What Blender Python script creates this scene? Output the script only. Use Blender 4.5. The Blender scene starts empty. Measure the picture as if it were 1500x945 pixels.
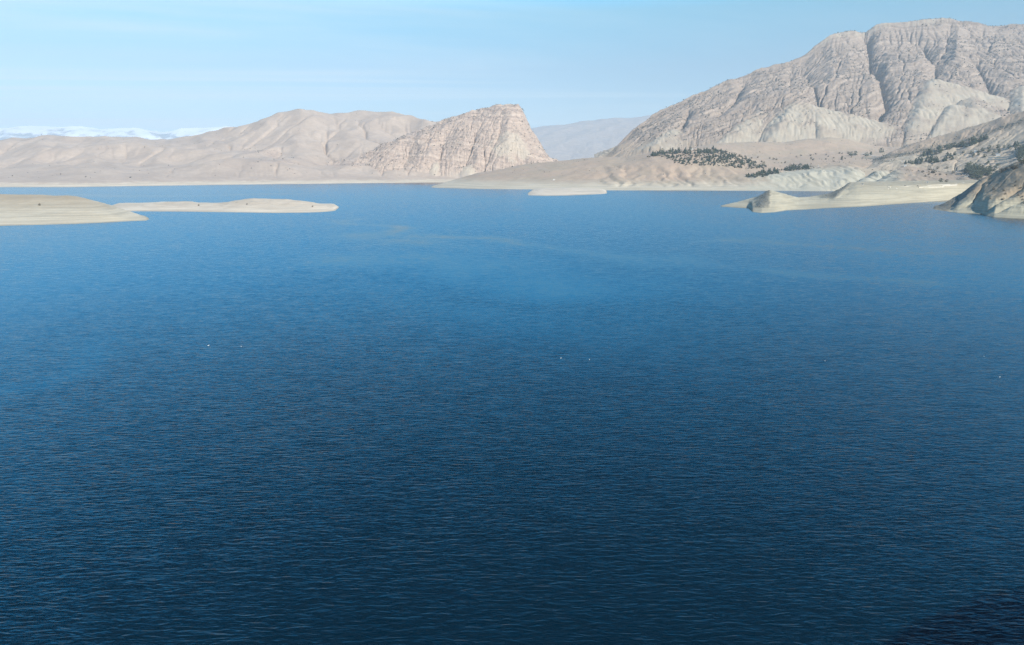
import bpy, math, random
import numpy as np

random.seed(7)
RNG = np.random.default_rng(11)
S = bpy.context.scene
COL = S.collection

# ------------------------------------------------------------------ camera
CAM_H = 80.0            # drone height above the lake, metres
FPX = 1013.0            # focal length in pixels of a 1500 px wide frame
PITCH = math.radians(12.66)
cam_data = bpy.data.cameras.new("camera")
cam_data.sensor_width = 36.0
cam_data.lens = 36.0 * FPX / 1500.0
cam_data.clip_start = 1.0
cam_data.clip_end = 90000.0
cam = bpy.data.objects.new("camera", cam_data)
COL.objects.link(cam)
cam.location = (0, 0, CAM_H)
cam.rotation_euler = (math.radians(90) - PITCH, 0, 0)
S.camera = cam

# ------------------------------------------------------------------ sky, sun, exposure
SUN_AZ = math.radians(140)      # clockwise from the view direction (+Y)
SUN_EL = math.radians(38)
world = bpy.data.worlds.new("World")
S.world = world
world.use_nodes = True
wn, wl = world.node_tree.nodes, world.node_tree.links
for n in list(wn):
    wn.remove(n)
w_out = wn.new("ShaderNodeOutputWorld")
w_bg = wn.new("ShaderNodeBackground")
w_bg.inputs["Strength"].default_value = 0.085
sky = wn.new("ShaderNodeTexSky")
sky.sky_type = 'NISHITA'
sky.sun_disc = False
sky.sun_elevation = SUN_EL
sky.sun_rotation = SUN_AZ
sky.altitude = 500
sky.air_density = 1.0
sky.dust_density = 0.6
sky.ozone_density = 1.5
# thin high cirrus streaks, laid out on a flat cloud deck overhead
tc = wn.new("ShaderNodeTexCoord")
sep = wn.new("ShaderNodeSeparateXYZ")
wl.new(tc.outputs["Generated"], sep.inputs[0])
zc = wn.new("ShaderNodeMath"); zc.operation = 'MAXIMUM'; zc.inputs[1].default_value = 0.012
wl.new(sep.outputs["Z"], zc.inputs[0])
dx = wn.new("ShaderNodeMath"); dx.operation = 'DIVIDE'
dy = wn.new("ShaderNodeMath"); dy.operation = 'DIVIDE'
wl.new(sep.outputs["X"], dx.inputs[0]); wl.new(zc.outputs[0], dx.inputs[1])
wl.new(sep.outputs["Y"], dy.inputs[0]); wl.new(zc.outputs[0], dy.inputs[1])
cmb = wn.new("ShaderNodeCombineXYZ")
wl.new(dx.outputs[0], cmb.inputs[0]); wl.new(dy.outputs[0], cmb.inputs[1])
mp = wn.new("ShaderNodeMapping")
mp.inputs["Rotation"].default_value = (0, 0, math.radians(-12))
mp.inputs["Scale"].default_value = (0.075, 0.27, 1)
wl.new(cmb.outputs[0], mp.inputs["Vector"])
cn = wn.new("ShaderNodeTexNoise")
cn.inputs["Scale"].default_value = 1.0
cn.inputs["Detail"].default_value = 7
cn.inputs["Roughness"].default_value = 0.55
cn.inputs["Distortion"].default_value = 0.9
wl.new(mp.outputs[0], cn.inputs["Vector"])
cr = wn.new("ShaderNodeMapRange"); cr.interpolation_type = 'SMOOTHSTEP'
cr.inputs[1].default_value = 0.45; cr.inputs[2].default_value = 0.62
cr.inputs[3].default_value = 0.0; cr.inputs[4].default_value = 0.65
wl.new(cn.outputs["Fac"], cr.inputs[0])
tint = wn.new("ShaderNodeMix"); tint.data_type = 'RGBA'; tint.blend_type = 'MULTIPLY'
tint.inputs[0].default_value = 1.0
hi = wn.new("ShaderNodeValToRGB")      # tint by height; unseen band above the frame boosted to brighten water reflections
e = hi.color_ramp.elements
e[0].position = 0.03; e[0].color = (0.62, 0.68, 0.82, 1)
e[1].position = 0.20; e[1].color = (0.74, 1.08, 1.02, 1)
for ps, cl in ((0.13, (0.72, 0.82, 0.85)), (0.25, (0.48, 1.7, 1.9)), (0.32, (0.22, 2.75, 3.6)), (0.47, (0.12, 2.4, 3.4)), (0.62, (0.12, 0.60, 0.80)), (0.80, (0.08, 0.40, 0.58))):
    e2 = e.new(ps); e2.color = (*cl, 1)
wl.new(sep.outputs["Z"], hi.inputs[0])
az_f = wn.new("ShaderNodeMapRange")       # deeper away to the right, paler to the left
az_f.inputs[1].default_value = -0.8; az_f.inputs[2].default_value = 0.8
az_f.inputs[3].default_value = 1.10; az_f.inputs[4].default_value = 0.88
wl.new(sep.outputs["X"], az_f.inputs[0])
be_f = wn.new("ShaderNodeMapRange"); be_f.interpolation_type = 'SMOOTHSTEP'   # and dimmed overhead and behind, added to cut blue fill on the land
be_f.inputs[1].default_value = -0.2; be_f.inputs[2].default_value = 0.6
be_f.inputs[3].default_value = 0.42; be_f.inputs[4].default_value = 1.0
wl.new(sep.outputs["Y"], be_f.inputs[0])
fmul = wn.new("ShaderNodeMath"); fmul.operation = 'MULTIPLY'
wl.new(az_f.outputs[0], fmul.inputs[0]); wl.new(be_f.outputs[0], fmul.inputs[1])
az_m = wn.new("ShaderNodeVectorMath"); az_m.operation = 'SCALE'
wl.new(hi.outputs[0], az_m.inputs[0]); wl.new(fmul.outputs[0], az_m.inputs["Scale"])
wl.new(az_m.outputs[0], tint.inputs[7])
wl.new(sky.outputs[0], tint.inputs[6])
mixc = wn.new("ShaderNodeMix"); mixc.data_type = 'RGBA'
mixc.inputs[7].default_value = (5.3, 6.1, 6.6, 1)
lowc = wn.new("ShaderNodeMapRange"); lowc.interpolation_type = 'SMOOTHSTEP'
lowc.inputs[1].default_value = 0.20; lowc.inputs[2].default_value = 0.30
lowc.inputs[3].default_value = 1.0; lowc.inputs[4].default_value = 0.0
wl.new(sep.outputs["Z"], lowc.inputs[0])
leftc = wn.new("ShaderNodeMapRange"); leftc.interpolation_type = 'SMOOTHSTEP'
leftc.inputs[1].default_value = 0.30; leftc.inputs[2].default_value = -0.25
leftc.inputs[3].default_value = 0.25; leftc.inputs[4].default_value = 1.0
wl.new(sep.outputs["X"], leftc.inputs[0])
cm1 = wn.new("ShaderNodeMath"); cm1.operation = 'MULTIPLY'
cm2 = wn.new("ShaderNodeMath"); cm2.operation = 'MULTIPLY'
wl.new(cr.outputs[0], cm1.inputs[0]); wl.new(lowc.outputs[0], cm1.inputs[1])
wl.new(cm1.outputs[0], cm2.inputs[0]); wl.new(leftc.outputs[0], cm2.inputs[1])
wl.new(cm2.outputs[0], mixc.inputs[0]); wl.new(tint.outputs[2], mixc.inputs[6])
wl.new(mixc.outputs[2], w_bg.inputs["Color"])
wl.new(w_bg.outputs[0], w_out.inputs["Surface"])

sun_data = bpy.data.lights.new("sun", 'SUN')
sun_data.energy = 4.1
sun_data.angle = math.radians(0.53)
sun_data.color = (1.0, 0.94, 0.85)
sun = bpy.data.objects.new("sun", sun_data)
COL.objects.link(sun)
sd = (math.sin(SUN_AZ) * math.cos(SUN_EL), math.cos(SUN_AZ) * math.cos(SUN_EL), math.sin(SUN_EL))
from mathutils import Vector
sun.rotation_euler = Vector(sd).to_track_quat('Z', 'Y').to_euler()
sun.location = (400, -200, 600)

S.view_settings.view_transform = 'Standard'
S.view_settings.look = 'None'
S.view_settings.gamma = 1
S.view_settings.use_curve_mapping = False
S.view_settings.exposure = 0.85
S.cycles.use_denoising = True
S.cycles.denoiser = 'OPENIMAGEDENOISE'
S.cycles.denoising_input_passes = 'RGB_ALBEDO_NORMAL'
S.cycles.denoising_prefilter = 'NONE'
S.cycles.use_adaptive_sampling = False
S.cycles.max_bounces = 5
S.cycles.diffuse_bounces = 2
S.cycles.glossy_bounces = 2
S.cycles.volume_bounces = 1
S.cycles.sample_clamp_indirect = 4

# ------------------------------------------------------------------ view geometry helpers
CP, SP = math.cos(PITCH), math.sin(PITCH)


def ray(px, py):
    """azimuth from +Y and tangent of the elevation of a direction seen by the drone"""
    a = (px - 750.0) / FPX
    b = (472.5 - py) / FPX
    y = CP + SP * b
    z = -SP + CP * b
    return math.atan2(a, y), z / math.hypot(a, y)


def water_point(px, py):
    az, te = ray(px, py)
    R = CAM_H / max(-te, 1e-4)
    return R * math.sin(az), R * math.cos(az)


def tup(px, py, R=None, z=None, radial=False):
    """R: distance ahead of the drone (along the view), or radial distance if flagged"""
    az, te = ray(px, py)
    if R is None:
        R = CAM_H / max(-te, 1e-4)
        return az, R, 0.0
    if not radial:
        R = R / math.cos(az)
    return az, R, (CAM_H + R * te) if z is None else z


# ------------------------------------------------------------------ noise
_perm = np.arange(256); RNG.shuffle(_perm)
_perm = np.concatenate([_perm, _perm, _perm])
_gang = np.linspace(0, 2 * np.pi, 256, endpoint=False)
_gx, _gy = np.cos(_gang), np.sin(_gang)


def perlin(x, y):
    xi = np.floor(x).astype(int); yi = np.floor(y).astype(int)
    xf = x - xi; yf = y - yi
    xi &= 255; yi &= 255
    u = xf * xf * xf * (xf * (xf * 6 - 15) + 10)
    v = yf * yf * yf * (yf * (yf * 6 - 15) + 10)

    def g(ix, iy, fx, fy):
        h = _perm[_perm[ix & 255] + (iy & 255)]
        return _gx[h] * fx + _gy[h] * fy
    n00 = g(xi, yi, xf, yf); n10 = g(xi + 1, yi, xf - 1, yf)
    n01 = g(xi, yi + 1, xf, yf - 1); n11 = g(xi + 1, yi + 1, xf - 1, yf - 1)
    return (n00 * (1 - u) + n10 * u) * (1 - v) + (n01 * (1 - u) + n11 * u) * v


def fbm(x, y, octv=5, gain=0.5, lac=2.03):
    a, s = 1.0, np.zeros_like(x, dtype=float)
    for i in range(octv):
        s += a * perlin(x + 17.3 * i, y - 9.1 * i)
        x = x * lac; y = y * lac; a *= gain
    return s


def ridged(x, y, octv=5, gain=0.5, lac=2.05):
    a, s = 1.0, np.zeros_like(x, dtype=float)
    for i in range(octv):
        s += a * (1 - 2 * np.abs(perlin(x + 31.7 * i, y + 5.3 * i)))
        x = x * lac; y = y * lac; a *= gain
    return s


def sstep(a, b, x):
    t = np.clip((x - a) / (b - a), 0, 1)
    return t * t * (3 - 2 * t)


# ------------------------------------------------------------------ landforms
def pchip_rows(Rk, Zk, rows):
    """Rk, Zk: (naz, K). rows: list of subdivisions per segment. Monotone cubic in R."""
    K = Rk.shape[1]
    h = np.diff(Rk, axis=1); d = np.diff(Zk, axis=1) / h
    m = np.zeros_like(Zk)
    m[:, 0] = d[:, 0]; m[:, -1] = d[:, -1]
    for k in range(1, K - 1):
        same = d[:, k - 1] * d[:, k] > 0
        w1 = 2 * h[:, k] + h[:, k - 1]; w2 = h[:, k] + 2 * h[:, k - 1]
        with np.errstate(divide='ignore', invalid='ignore'):
            hm = (w1 + w2) / (w1 / d[:, k - 1] + w2 / d[:, k])
        m[:, k] = np.where(same, hm, 0.0)
    Rs, Zs = [], []
    for k in range(K - 1):
        n = rows[k]
        ts = np.linspace(0, 1, n, endpoint=False)
        if k == K - 2:
            ts = np.linspace(0, 1, n)
        t = ts[None, :]
        hh = h[:, k:k + 1]
        Rs.append(Rk[:, k:k + 1] + hh * t)
        h00 = 2 * t ** 3 - 3 * t ** 2 + 1; h10 = t ** 3 - 2 * t ** 2 + t
        h01 = -2 * t ** 3 + 3 * t ** 2; h11 = t ** 3 - t ** 2
        Zs.append(h00 * Zk[:, k:k + 1] + h10 * hh * m[:, k:k + 1] + h01 * Zk[:, k + 1:k + 2] + h11 * hh * m[:, k + 1:k + 2])
    return np.concatenate(Rs, 1), np.concatenate(Zs, 1)


class Land:
    def __init__(self, lines, rows, naz, smooth=0, taper=(0, 0)):
        """lines: front-to-back control lines, each a list of (px, py, R[, z]) ; R None = on the water"""
        L = [[tup(*p) for p in ln] for ln in lines]
        lo = min(p[0] for ln in L for p in ln); hi = max(p[0] for ln in L for p in ln)
        self.az = np.linspace(lo, hi, naz)
        Rk, Zk = [], []
        for ln in L:
            ln = sorted(ln)
            a = [p[0] for p in ln]
            Rk.append(np.interp(self.az, a, [p[1] for p in ln]))
            Zk.append(np.interp(self.az, a, [p[2] for p in ln]))
        Rk = np.array(Rk).T; Zk = np.array(Zk).T
        if smooth:
            k = np.hanning(smooth * 2 + 3)[1:-1]; k /= k.sum()
            for M in (Rk, Zk):
                for c in range(M.shape[1]):
                    M[:, c] = np.convolve(np.pad(M[:, c], smooth, mode='edge'), k, 'valid')
        for side, deg in enumerate(taper):
            if deg:
                e = (self.az - self.az[0]) if side == 0 else (self.az[-1] - self.az)
                f = np.clip(e / deg, 0, 1)[:, None] ** 0.7
                Zk[:] = np.where(Zk > -3, -2.5 + (Zk + 2.5) * f, Zk)
        for k in range(1, Rk.shape[1]):
            Rk[:, k] = np.maximum(Rk[:, k], Rk[:, k - 1] + 2.0)
        self.Rk, self.Zk = Rk, Zk
        self.R, self.Z = pchip_rows(Rk, Zk, rows)
        self.X = self.R * np.sin(self.az)[:, None]
        self.Y = self.R * np.cos(self.az)[:, None]
        self.mask = np.zeros(self.R.shape + (4,))
        self.mask[..., 3] = 1

    def locate(self, px, py):
        """first point of this surface seen in the direction (px, py)"""
        az, te = ray(px, py)
        i = int(np.clip(np.searchsorted(self.az, az), 1, len(self.az) - 1))
        f = np.clip((az - self.az[i - 1]) / (self.az[i] - self.az[i - 1]), 0, 1)
        R = self.R[i - 1] * (1 - f) + self.R[i] * f
        Z = self.Z[i - 1] * (1 - f) + self.Z[i] * f
        t = (Z - CAM_H) / R
        hit = np.nonzero(t >= te)[0]
        if len(hit) == 0:
            j = int(np.argmax(t)); r, z = R[j], Z[j]
        elif hit[0] == 0:
            r, z = R[0], Z[0]
        else:
            j = hit[0]
            g = (te - t[j - 1]) / (t[j] - t[j - 1] + 1e-12)
            r = R[j - 1] + g * (R[j] - R[j - 1]); z = Z[j - 1] + g * (Z[j] - Z[j - 1])
        return r * math.sin(az), r * math.cos(az), z

    def erode(self, k=0.02, m=0.45, passes=6, zmin=4.0, mask=None, diff=0.15):
        X, Y = self.X, self.Y
        na, nr = X.shape
        N = na * nr
        idx = np.arange(N).reshape(na, nr)
        cell = np.zeros((na, nr))
        cell[1:-1, 1:-1] = np.abs((X[2:, 1:-1] - X[:-2, 1:-1]) * (Y[1:-1, 2:] - Y[1:-1, :-2])
                                  - (Y[2:, 1:-1] - Y[:-2, 1:-1]) * (X[1:-1, 2:] - X[1:-1, :-2])) / 4
        for _ in range(passes):
            Z = self.Z
            best = np.zeros((na, nr)); rec = idx.copy(); dist = np.ones((na, nr))
            for da in (-1, 0, 1):
                for dr in (-1, 0, 1):
                    if da == 0 and dr == 0:
                        continue
                    sl = (slice(1, -1), slice(1, -1))
                    nb = (slice(1 + da, na - 1 + da), slice(1 + dr, nr - 1 + dr))
                    d = np.hypot(X[sl] - X[nb], Y[sl] - Y[nb])
                    s = (Z[sl] - Z[nb]) / d
                    b = s > best[sl]
                    best[sl] = np.where(b, s, best[sl])
                    rec[sl] = np.where(b, idx[nb], rec[sl])
                    dist[sl] = np.where(b, d, dist[sl])
            zf = Z.ravel(); order = np.argsort(-zf)
            A = cell.ravel().tolist(); rc = rec.ravel().tolist()
            ol = order.tolist()
            for i in ol:
                r = rc[i]
                if r != i:
                    A[r] += A[i]
            A = np.array(A)
            kk = k if mask is None else k * mask.ravel()
            F = (kk * A ** m / dist.ravel() * 10.0)
            F = np.where(zf < zmin, 0, F).tolist()
            zl = zf.tolist()
            for i in reversed(ol):
                r = rc[i]
                if r != i:
                    f = F[i]
                    zz = (zl[i] + f * zl[r]) / (1 + f)
                    if zz < zl[i]:
                        zl[i] = zz
            Zn = np.array(zl).reshape(na, nr)
            if diff:
                lap = np.zeros_like(Zn)
                lap[1:-1, 1:-1] = (Zn[2:, 1:-1] + Zn[:-2, 1:-1] + Zn[1:-1, 2:] + Zn[1:-1, :-2]) / 4 - Zn[1:-1, 1:-1]
                Zn = Zn + diff * lap
            self.Z = Zn

    def spur(self, apex, base, lift, slopes, ch=None, soft=6.0, amount=1.0, back=0.25, lift2=0.0):
        """add a ridge that runs from apex to base (pixels located on the surface)"""
        ax, ay, azz = self.locate(*apex); bx, by, bz = self.locate(*base)
        azz += lift; bz += lift2
        dx, dy = bx - ax, by - ay
        Ls = math.hypot(dx, dy)
        ux, uy = dx / Ls, dy / Ls
        s = ((self.X - ax) * ux + (self.Y - ay) * uy) / Ls
        lat = (self.X - ax) * (-uy) + (self.Y - ay) * ux     # + = viewer's right when coming towards camera
        sl = np.where(lat > 0, slopes[0], slopes[1])
        top = azz + (bz - azz) * np.clip(s, 0, 1.3) + np.where(s < 0, s * Ls * back, 0)
        hgt = top - np.sqrt(lat ** 2 + 15.0 ** 2) * sl + 15.0 * sl
        hgt += fbm(self.X / 60, self.Y / 60, 3) * 5
        dlt = (hgt - self.Z)
        dlt = np.where(s > 1.0, dlt - (s - 1.0) * Ls * 1.5, dlt)
        amount = amount * sstep(0.2, 5.0, self.Z)
        w = sstep(-soft, soft, dlt)
        new = np.where(dlt > 0, hgt, self.Z)
        self.Z = self.Z + (new - self.Z) * w * amount
        if ch is not None:
            self.mask[..., ch] = np.maximum(self.mask[..., ch], sstep(-6, 26, dlt + 12 * fbm(self.X / 50, self.Y / 50, 3)))

    def carve(self, pix, depth, width):
        P = [self.locate(*p) for p in pix]
        best = np.full(self.X.shape, 1e9)
        for (x0, y0, _), (x1, y1, _) in zip(P[:-1], P[1:]):
            dx, dy = x1 - x0, y1 - y0
            l2 = dx * dx + dy * dy + 1e-9
            t = np.clip(((self.X - x0) * dx + (self.Y - y0) * dy) / l2, 0, 1)
            best = np.minimum(best, np.hypot(self.X - x0 - t * dx, self.Y - y0 - t * dy))
        wob = 1 + 0.4 * fbm(self.X / 80, self.Y / 80, 3)
        self.Z -= depth * np.exp(-np.abs(best / (width * wob)) ** 1.3)

    def pix(self):
        a = np.broadcast_to(self.az[:, None], self.R.shape)
        te = (self.Z - CAM_H) / self.R
        y = np.cos(a); x = np.sin(a)
        f = CP * y - SP * te; u = SP * y + CP * te
        return 750 + FPX * x / f, 472.5 - FPX * u / f

    def build(self, name, mat, kind='structure'):
        na, nr = self.X.shape
        co = np.stack([self.X, self.Y, self.Z], -1).reshape(-1, 3).astype(np.float32)
        idx = np.arange(na * nr).reshape(na, nr)
        q = np.stack([idx[:-1, :-1], idx[1:, :-1], idx[1:, 1:], idx[:-1, 1:]], -1).reshape(-1, 4)
        me = bpy.data.meshes.new(name)
        me.vertices.add(len(co)); me.vertices.foreach_set("co", co.ravel())
        me.loops.add(q.size); me.loops.foreach_set("vertex_index", q.ravel().astype(np.int32))
        me.polygons.add(len(q))
        me.polygons.foreach_set("loop_start", np.arange(0, q.size, 4, dtype=np.int32))
        me.polygons.foreach_set("loop_total", np.full(len(q), 4, dtype=np.int32))
        me.update(calc_edges=True); me.validate()
        at = me.attributes.new("cover", 'FLOAT_COLOR', 'POINT')
        at.data.foreach_set("color", self.mask.reshape(-1, 4).astype(np.float32).ravel())
        me.polygons.foreach_set("use_smooth", np.ones(len(q), dtype=bool))
        me.materials.append(mat)
        o = bpy.data.objects.new(name, me)
        COL.objects.link(o)
        o["kind"] = kind
        return o


# ------------------------------------------------------------------ materials
class NT:
    def __init__(self, name):
        self.m = bpy.data.materials.new(name)
        self.m.use_nodes = True
        self.t = self.m.node_tree
        self.n, self.l = self.t.nodes, self.t.links
        for x in list(self.n):
            self.n.remove(x)
        self.out = self.n.new("ShaderNodeOutputMaterial")
        self.b = self.n.new("ShaderNodeBsdfPrincipled")
        self.l.new(self.b.outputs[0], self.out.inputs[0])

    def put(self, v, sock):
        if isinstance(v, bpy.types.NodeSocket):
            self.l.new(v, sock)
        else:
            if hasattr(sock.default_value, '__len__') and not hasattr(v, '__len__'):
                v = (v, v, v)
            if hasattr(v, '__len__') and len(sock.default_value) == 4 and len(v) == 3:
                v = (*v, 1)
            sock.default_value = v

    def math(self, op, a, b=0.0, c=None):
        x = self.n.new("ShaderNodeMath"); x.operation = op
        self.put(a, x.inputs[0]); self.put(b, x.inputs[1])
        if c is not None:
            self.put(c, x.inputs[2])
        return x.outputs[0]

    def vmath(self, op, a, b=(0, 0, 0)):
        x = self.n.new("ShaderNodeVectorMath"); x.operation = op
        self.put(a, x.inputs[0]); self.put(b, x.inputs[1])
        return x.outputs[0]

    def mix(self, f, a, b, blend='MIX'):
        x = self.n.new("ShaderNodeMix"); x.data_type = 'RGBA'; x.blend_type = blend
        self.put(f, x.inputs[0]); self.put(a, x.inputs[6]); self.put(b, x.inputs[7])
        return x.outputs[2]

    def rng(self, v, a, b, c=0.0, d=1.0, smooth=True):
        x = self.n.new("ShaderNodeMapRange")
        if smooth:
            x.interpolation_type = 'SMOOTHSTEP'
        self.put(v, x.inputs[0])
        for i, k in enumerate((a, b, c, d)):
            self.put(k, x.inputs[i + 1])
        return x.outputs[0]

    def pos(self):
        g = self.n.new("ShaderNodeNewGeometry")
        return g.outputs["Position"]

    def mapped(self, v, scale=(1, 1, 1), rot=(0, 0, 0), loc=(0, 0, 0)):
        x = self.n.new("ShaderNodeMapping")
        x.inputs["Scale"].default_value = scale; x.inputs["Rotation"].default_value = rot
        x.inputs["Location"].default_value = loc
        self.put(v, x.inputs[0])
        return x.outputs[0]

    def noise(self, v, scale, detail=4, rough=0.55, dist=0.0, col=False):
        x = self.n.new("ShaderNodeTexNoise")
        x.inputs["Scale"].default_value = scale; x.inputs["Detail"].default_value = detail
        x.inputs["Roughness"].default_value = rough; x.inputs["Distortion"].default_value = dist
        self.put(v, x.inputs["Vector"])
        return x.outputs["Color" if col else "Fac"]

    def sepxyz(self, v):
        x = self.n.new("ShaderNodeSeparateXYZ"); self.put(v, x.inputs[0])
        return x.outputs

    def comb(self, x, y, z):
        c = self.n.new("ShaderNodeCombineXYZ")
        self.put(x, c.inputs[0]); self.put(y, c.inputs[1]); self.put(z, c.inputs[2])
        return c.outputs[0]


def land_mat(name, soil, soil2, silt, rock, rock2, marl, scrub, ring=14.0, grain=1.0, bump=0.8, ring_soft=6.0, fold=False):
    soil, soil2, silt, rock, rock2, marl = (tuple(a * b for a, b in zip(c_, (1.0, 0.98, 0.965))) for c_ in (soil, soil2, silt, rock, rock2, marl))
    t = NT(name)
    p = t.pos()
    z = t.sepxyz(p)[2]
    at = t.n.new("ShaderNodeAttribute"); at.attribute_name = "cover"
    cs = t.n.new("ShaderNodeSeparateColor"); t.l.new(at.outputs["Color"], cs.inputs[0])
    R, G, B = cs.outputs[0], cs.outputs[1], cs.outputs[2]
    big = t.noise(p, 0.006, 5)
    mid = t.noise(p, 0.03, 6, 0.6)
    fine = t.noise(p, 0.13 * grain, 5, 0.65)
    c = t.mix(t.rng(big, 0.35, 0.65), soil, soil2)
    c = t.mix(t.rng(mid, 0.3, 0.7, 0, 0.35), c, t.mix(0.5, soil2, scrub))
    # bare lime silt left by the falling lake, with old shore lines
    zz = t.math('ADD', z, t.math('MULTIPLY', t.math('SUBTRACT', mid, 0.5), 22.0))
    lines = t.noise(t.mapped(p, (0.006, 0.006, 0.42)), 1.0, 4, 0.65)
    sil = t.mix(t.rng(lines, 0.38, 0.62), tuple(v * 0.78 for v in silt), silt)
    ringf = t.rng(zz, ring - ring_soft, ring + ring_soft, 1.0, 0.0)
    c = t.mix(ringf, c, sil)
    wet = t.rng(t.math('ADD', z, t.math('MULTIPLY', mid, 1.2)), 0.9, 2.2, 1.0, 0.0)
    c = t.mix(t.math('MULTIPLY', wet, 0.55), c, t.mix(1.0, c, (0.55, 0.55, 0.52), 'MULTIPLY'))
    # rock with bedding
    warp = t.math('MULTIPLY', t.noise(p, 0.004, 4), 120.0)
    bz = t.math('ADD', t.math('ADD', z, warp), t.math('MULTIPLY', t.sepxyz(p)[0], 0.12))
    if fold:
        bz = t.math('ADD', t.math('MULTIPLY', at.outputs["Alpha"], 1000.0), t.math('MULTIPLY', t.noise(p, 0.012, 3), 40.0))
    bed = t.noise(t.comb(0.0, 0.0, bz), 0.06 if not fold else 0.035, 4, 0.7)
    rk = t.mix(t.rng(bed, 0.38, 0.62), tuple(v * 0.8 for v in rock), rock2)
    sp = t.noise(p, 0.05 * grain, 6, 0.75)
    rk = t.mix(t.rng(sp, 0.50, 0.68, 0, 0.65), rk, scrub)
    rk = t.mix(t.rng(fine, 0.55, 0.75, 0, 0.4), rk, tuple(min(1, v * 1.3) for v in rock2))
    c = t.mix(R, c, rk)
    mm = t.mix(t.rng(mid, 0.3, 0.7), marl, tuple(v * 0.88 for v in marl))
    mm = t.mix(t.rng(t.noise(p, 0.02, 5, 0.7), 0.56, 0.72, 0, 0.5), mm, soil2)
    c = t.mix(G, c, mm)
    c = t.mix(t.math('MULTIPLY', B, t.rng(fine, 0.35, 0.6, 0.25, 1.0)), c, scrub)
    c = t.mix(t.rng(fine, 0.3, 0.7, 0, 0.25), c, t.mix(1.0, c, (0.72, 0.72, 0.74), 'MULTIPLY'))
    t.l.new(c, t.b.inputs["Base Color"])
    t.b.inputs["Roughness"].default_value = 0.95
    t.b.inputs["Specular IOR Level"].default_value = 0.1
    bp = t.n.new("ShaderNodeBump")
    bp.inputs["Strength"].default_value = bump
    bp.inputs["Distance"].default_value = 6.0
    hh = t.math('ADD', t.math('MULTIPLY', fine, t.math('ADD', 0.25, t.math('MULTIPLY', R, 0.8))), t.math('MULTIPLY', t.math('MULTIPLY', bed, R), 0.9))
    t.l.new(hh, bp.inputs["Height"])
    t.l.new(bp.outputs[0], t.b.inputs["Normal"])
    return t.m


SILT = (0.46, 0.42, 0.34)
M_FAR = land_mat("beige_hill_soil", (0.45, 0.378, 0.318), (0.39, 0.325, 0.275), (0.56, 0.50, 0.41), (0.43, 0.335, 0.28), (0.50, 0.41, 0.34), (0.49, 0.43, 0.35), (0.16, 0.135, 0.125), ring=14, grain=0.8)
M_MOUNT = land_mat("limestone_mountain", (0.35, 0.28, 0.205), (0.33, 0.265, 0.20), SILT, (0.265, 0.21, 0.17), (0.37, 0.305, 0.25), (0.41, 0.368, 0.298), (0.15, 0.135, 0.125), ring=-50, grain=0.8, bump=0.6, fold=True)
M_SHORE = land_mat("lake_shore_soil", (0.40, 0.31, 0.24), (0.37, 0.305, 0.235), (0.49, 0.45, 0.365), (0.26, 0.25, 0.22), (0.33, 0.31, 0.26), (0.42, 0.405, 0.335), (0.14, 0.14, 0.115), ring=24, grain=1.2, ring_soft=14)
M_ISLE = land_mat("island_silt", (0.40, 0.335, 0.245), (0.37, 0.315, 0.235), (0.49, 0.455, 0.37), (0.26, 0.25, 0.22), (0.36, 0.33, 0.27), (0.45, 0.41, 0.33), (0.15, 0.15, 0.13), ring=20, grain=2.0, ring_soft=14, bump=0.6)
M_PALE = land_mat("pale_island_silt", (0.53, 0.465, 0.38), (0.48, 0.42, 0.345), (0.59, 0.535, 0.45), (0.3, 0.28, 0.24), (0.36, 0.33, 0.27), (0.45, 0.41, 0.33), (0.16, 0.15, 0.13), ring=8, grain=2.0, ring_soft=6, bump=0.6)
M_HEAD = land_mat("headland_soil", (0.36, 0.28, 0.195), (0.32, 0.265, 0.195), (0.40, 0.385, 0.30), (0.20, 0.20, 0.18), (0.28, 0.27, 0.23), (0.40, 0.385, 0.31), (0.12, 0.125, 0.105), ring=28, grain=2.0, ring_soft=10)
M_PLAT = land_mat("plateau_silt", (0.37, 0.32, 0.23), (0.34, 0.30, 0.225), (0.42, 0.395, 0.31), (0.18, 0.185, 0.165), (0.26, 0.255, 0.22), (0.42, 0.39, 0.31), (0.11, 0.12, 0.10), ring=36, grain=2.0, ring_soft=12)
M_BLUE = land_mat("distant_range_rock", (0.36, 0.29, 0.24), (0.30, 0.25, 0.21), SILT, (0.3, 0.25, 0.22), (0.38, 0.32, 0.28), (0.4, 0.36, 0.3), (0.14, 0.13, 0.12), ring=-50, grain=0.25)


def snow_mat():
    t = NT("snow_and_rock")
    p = t.pos(); z = t.sepxyz(p)[2]
    n = t.noise(p, 0.0022, 7, 0.68)
    zz = t.math('ADD', z, t.math('MULTIPLY', t.math('SUBTRACT', n, 0.5), 2400.0))
    f = t.rng(zz, 760.0, 1080.0)
    t.l.new(t.mix(f, (0.20, 0.21, 0.23), (0.70, 0.72, 0.76)), t.b.inputs["Base Color"])
    t.b.inputs["Roughness"].default_value = 0.9
    return t.m


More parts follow.
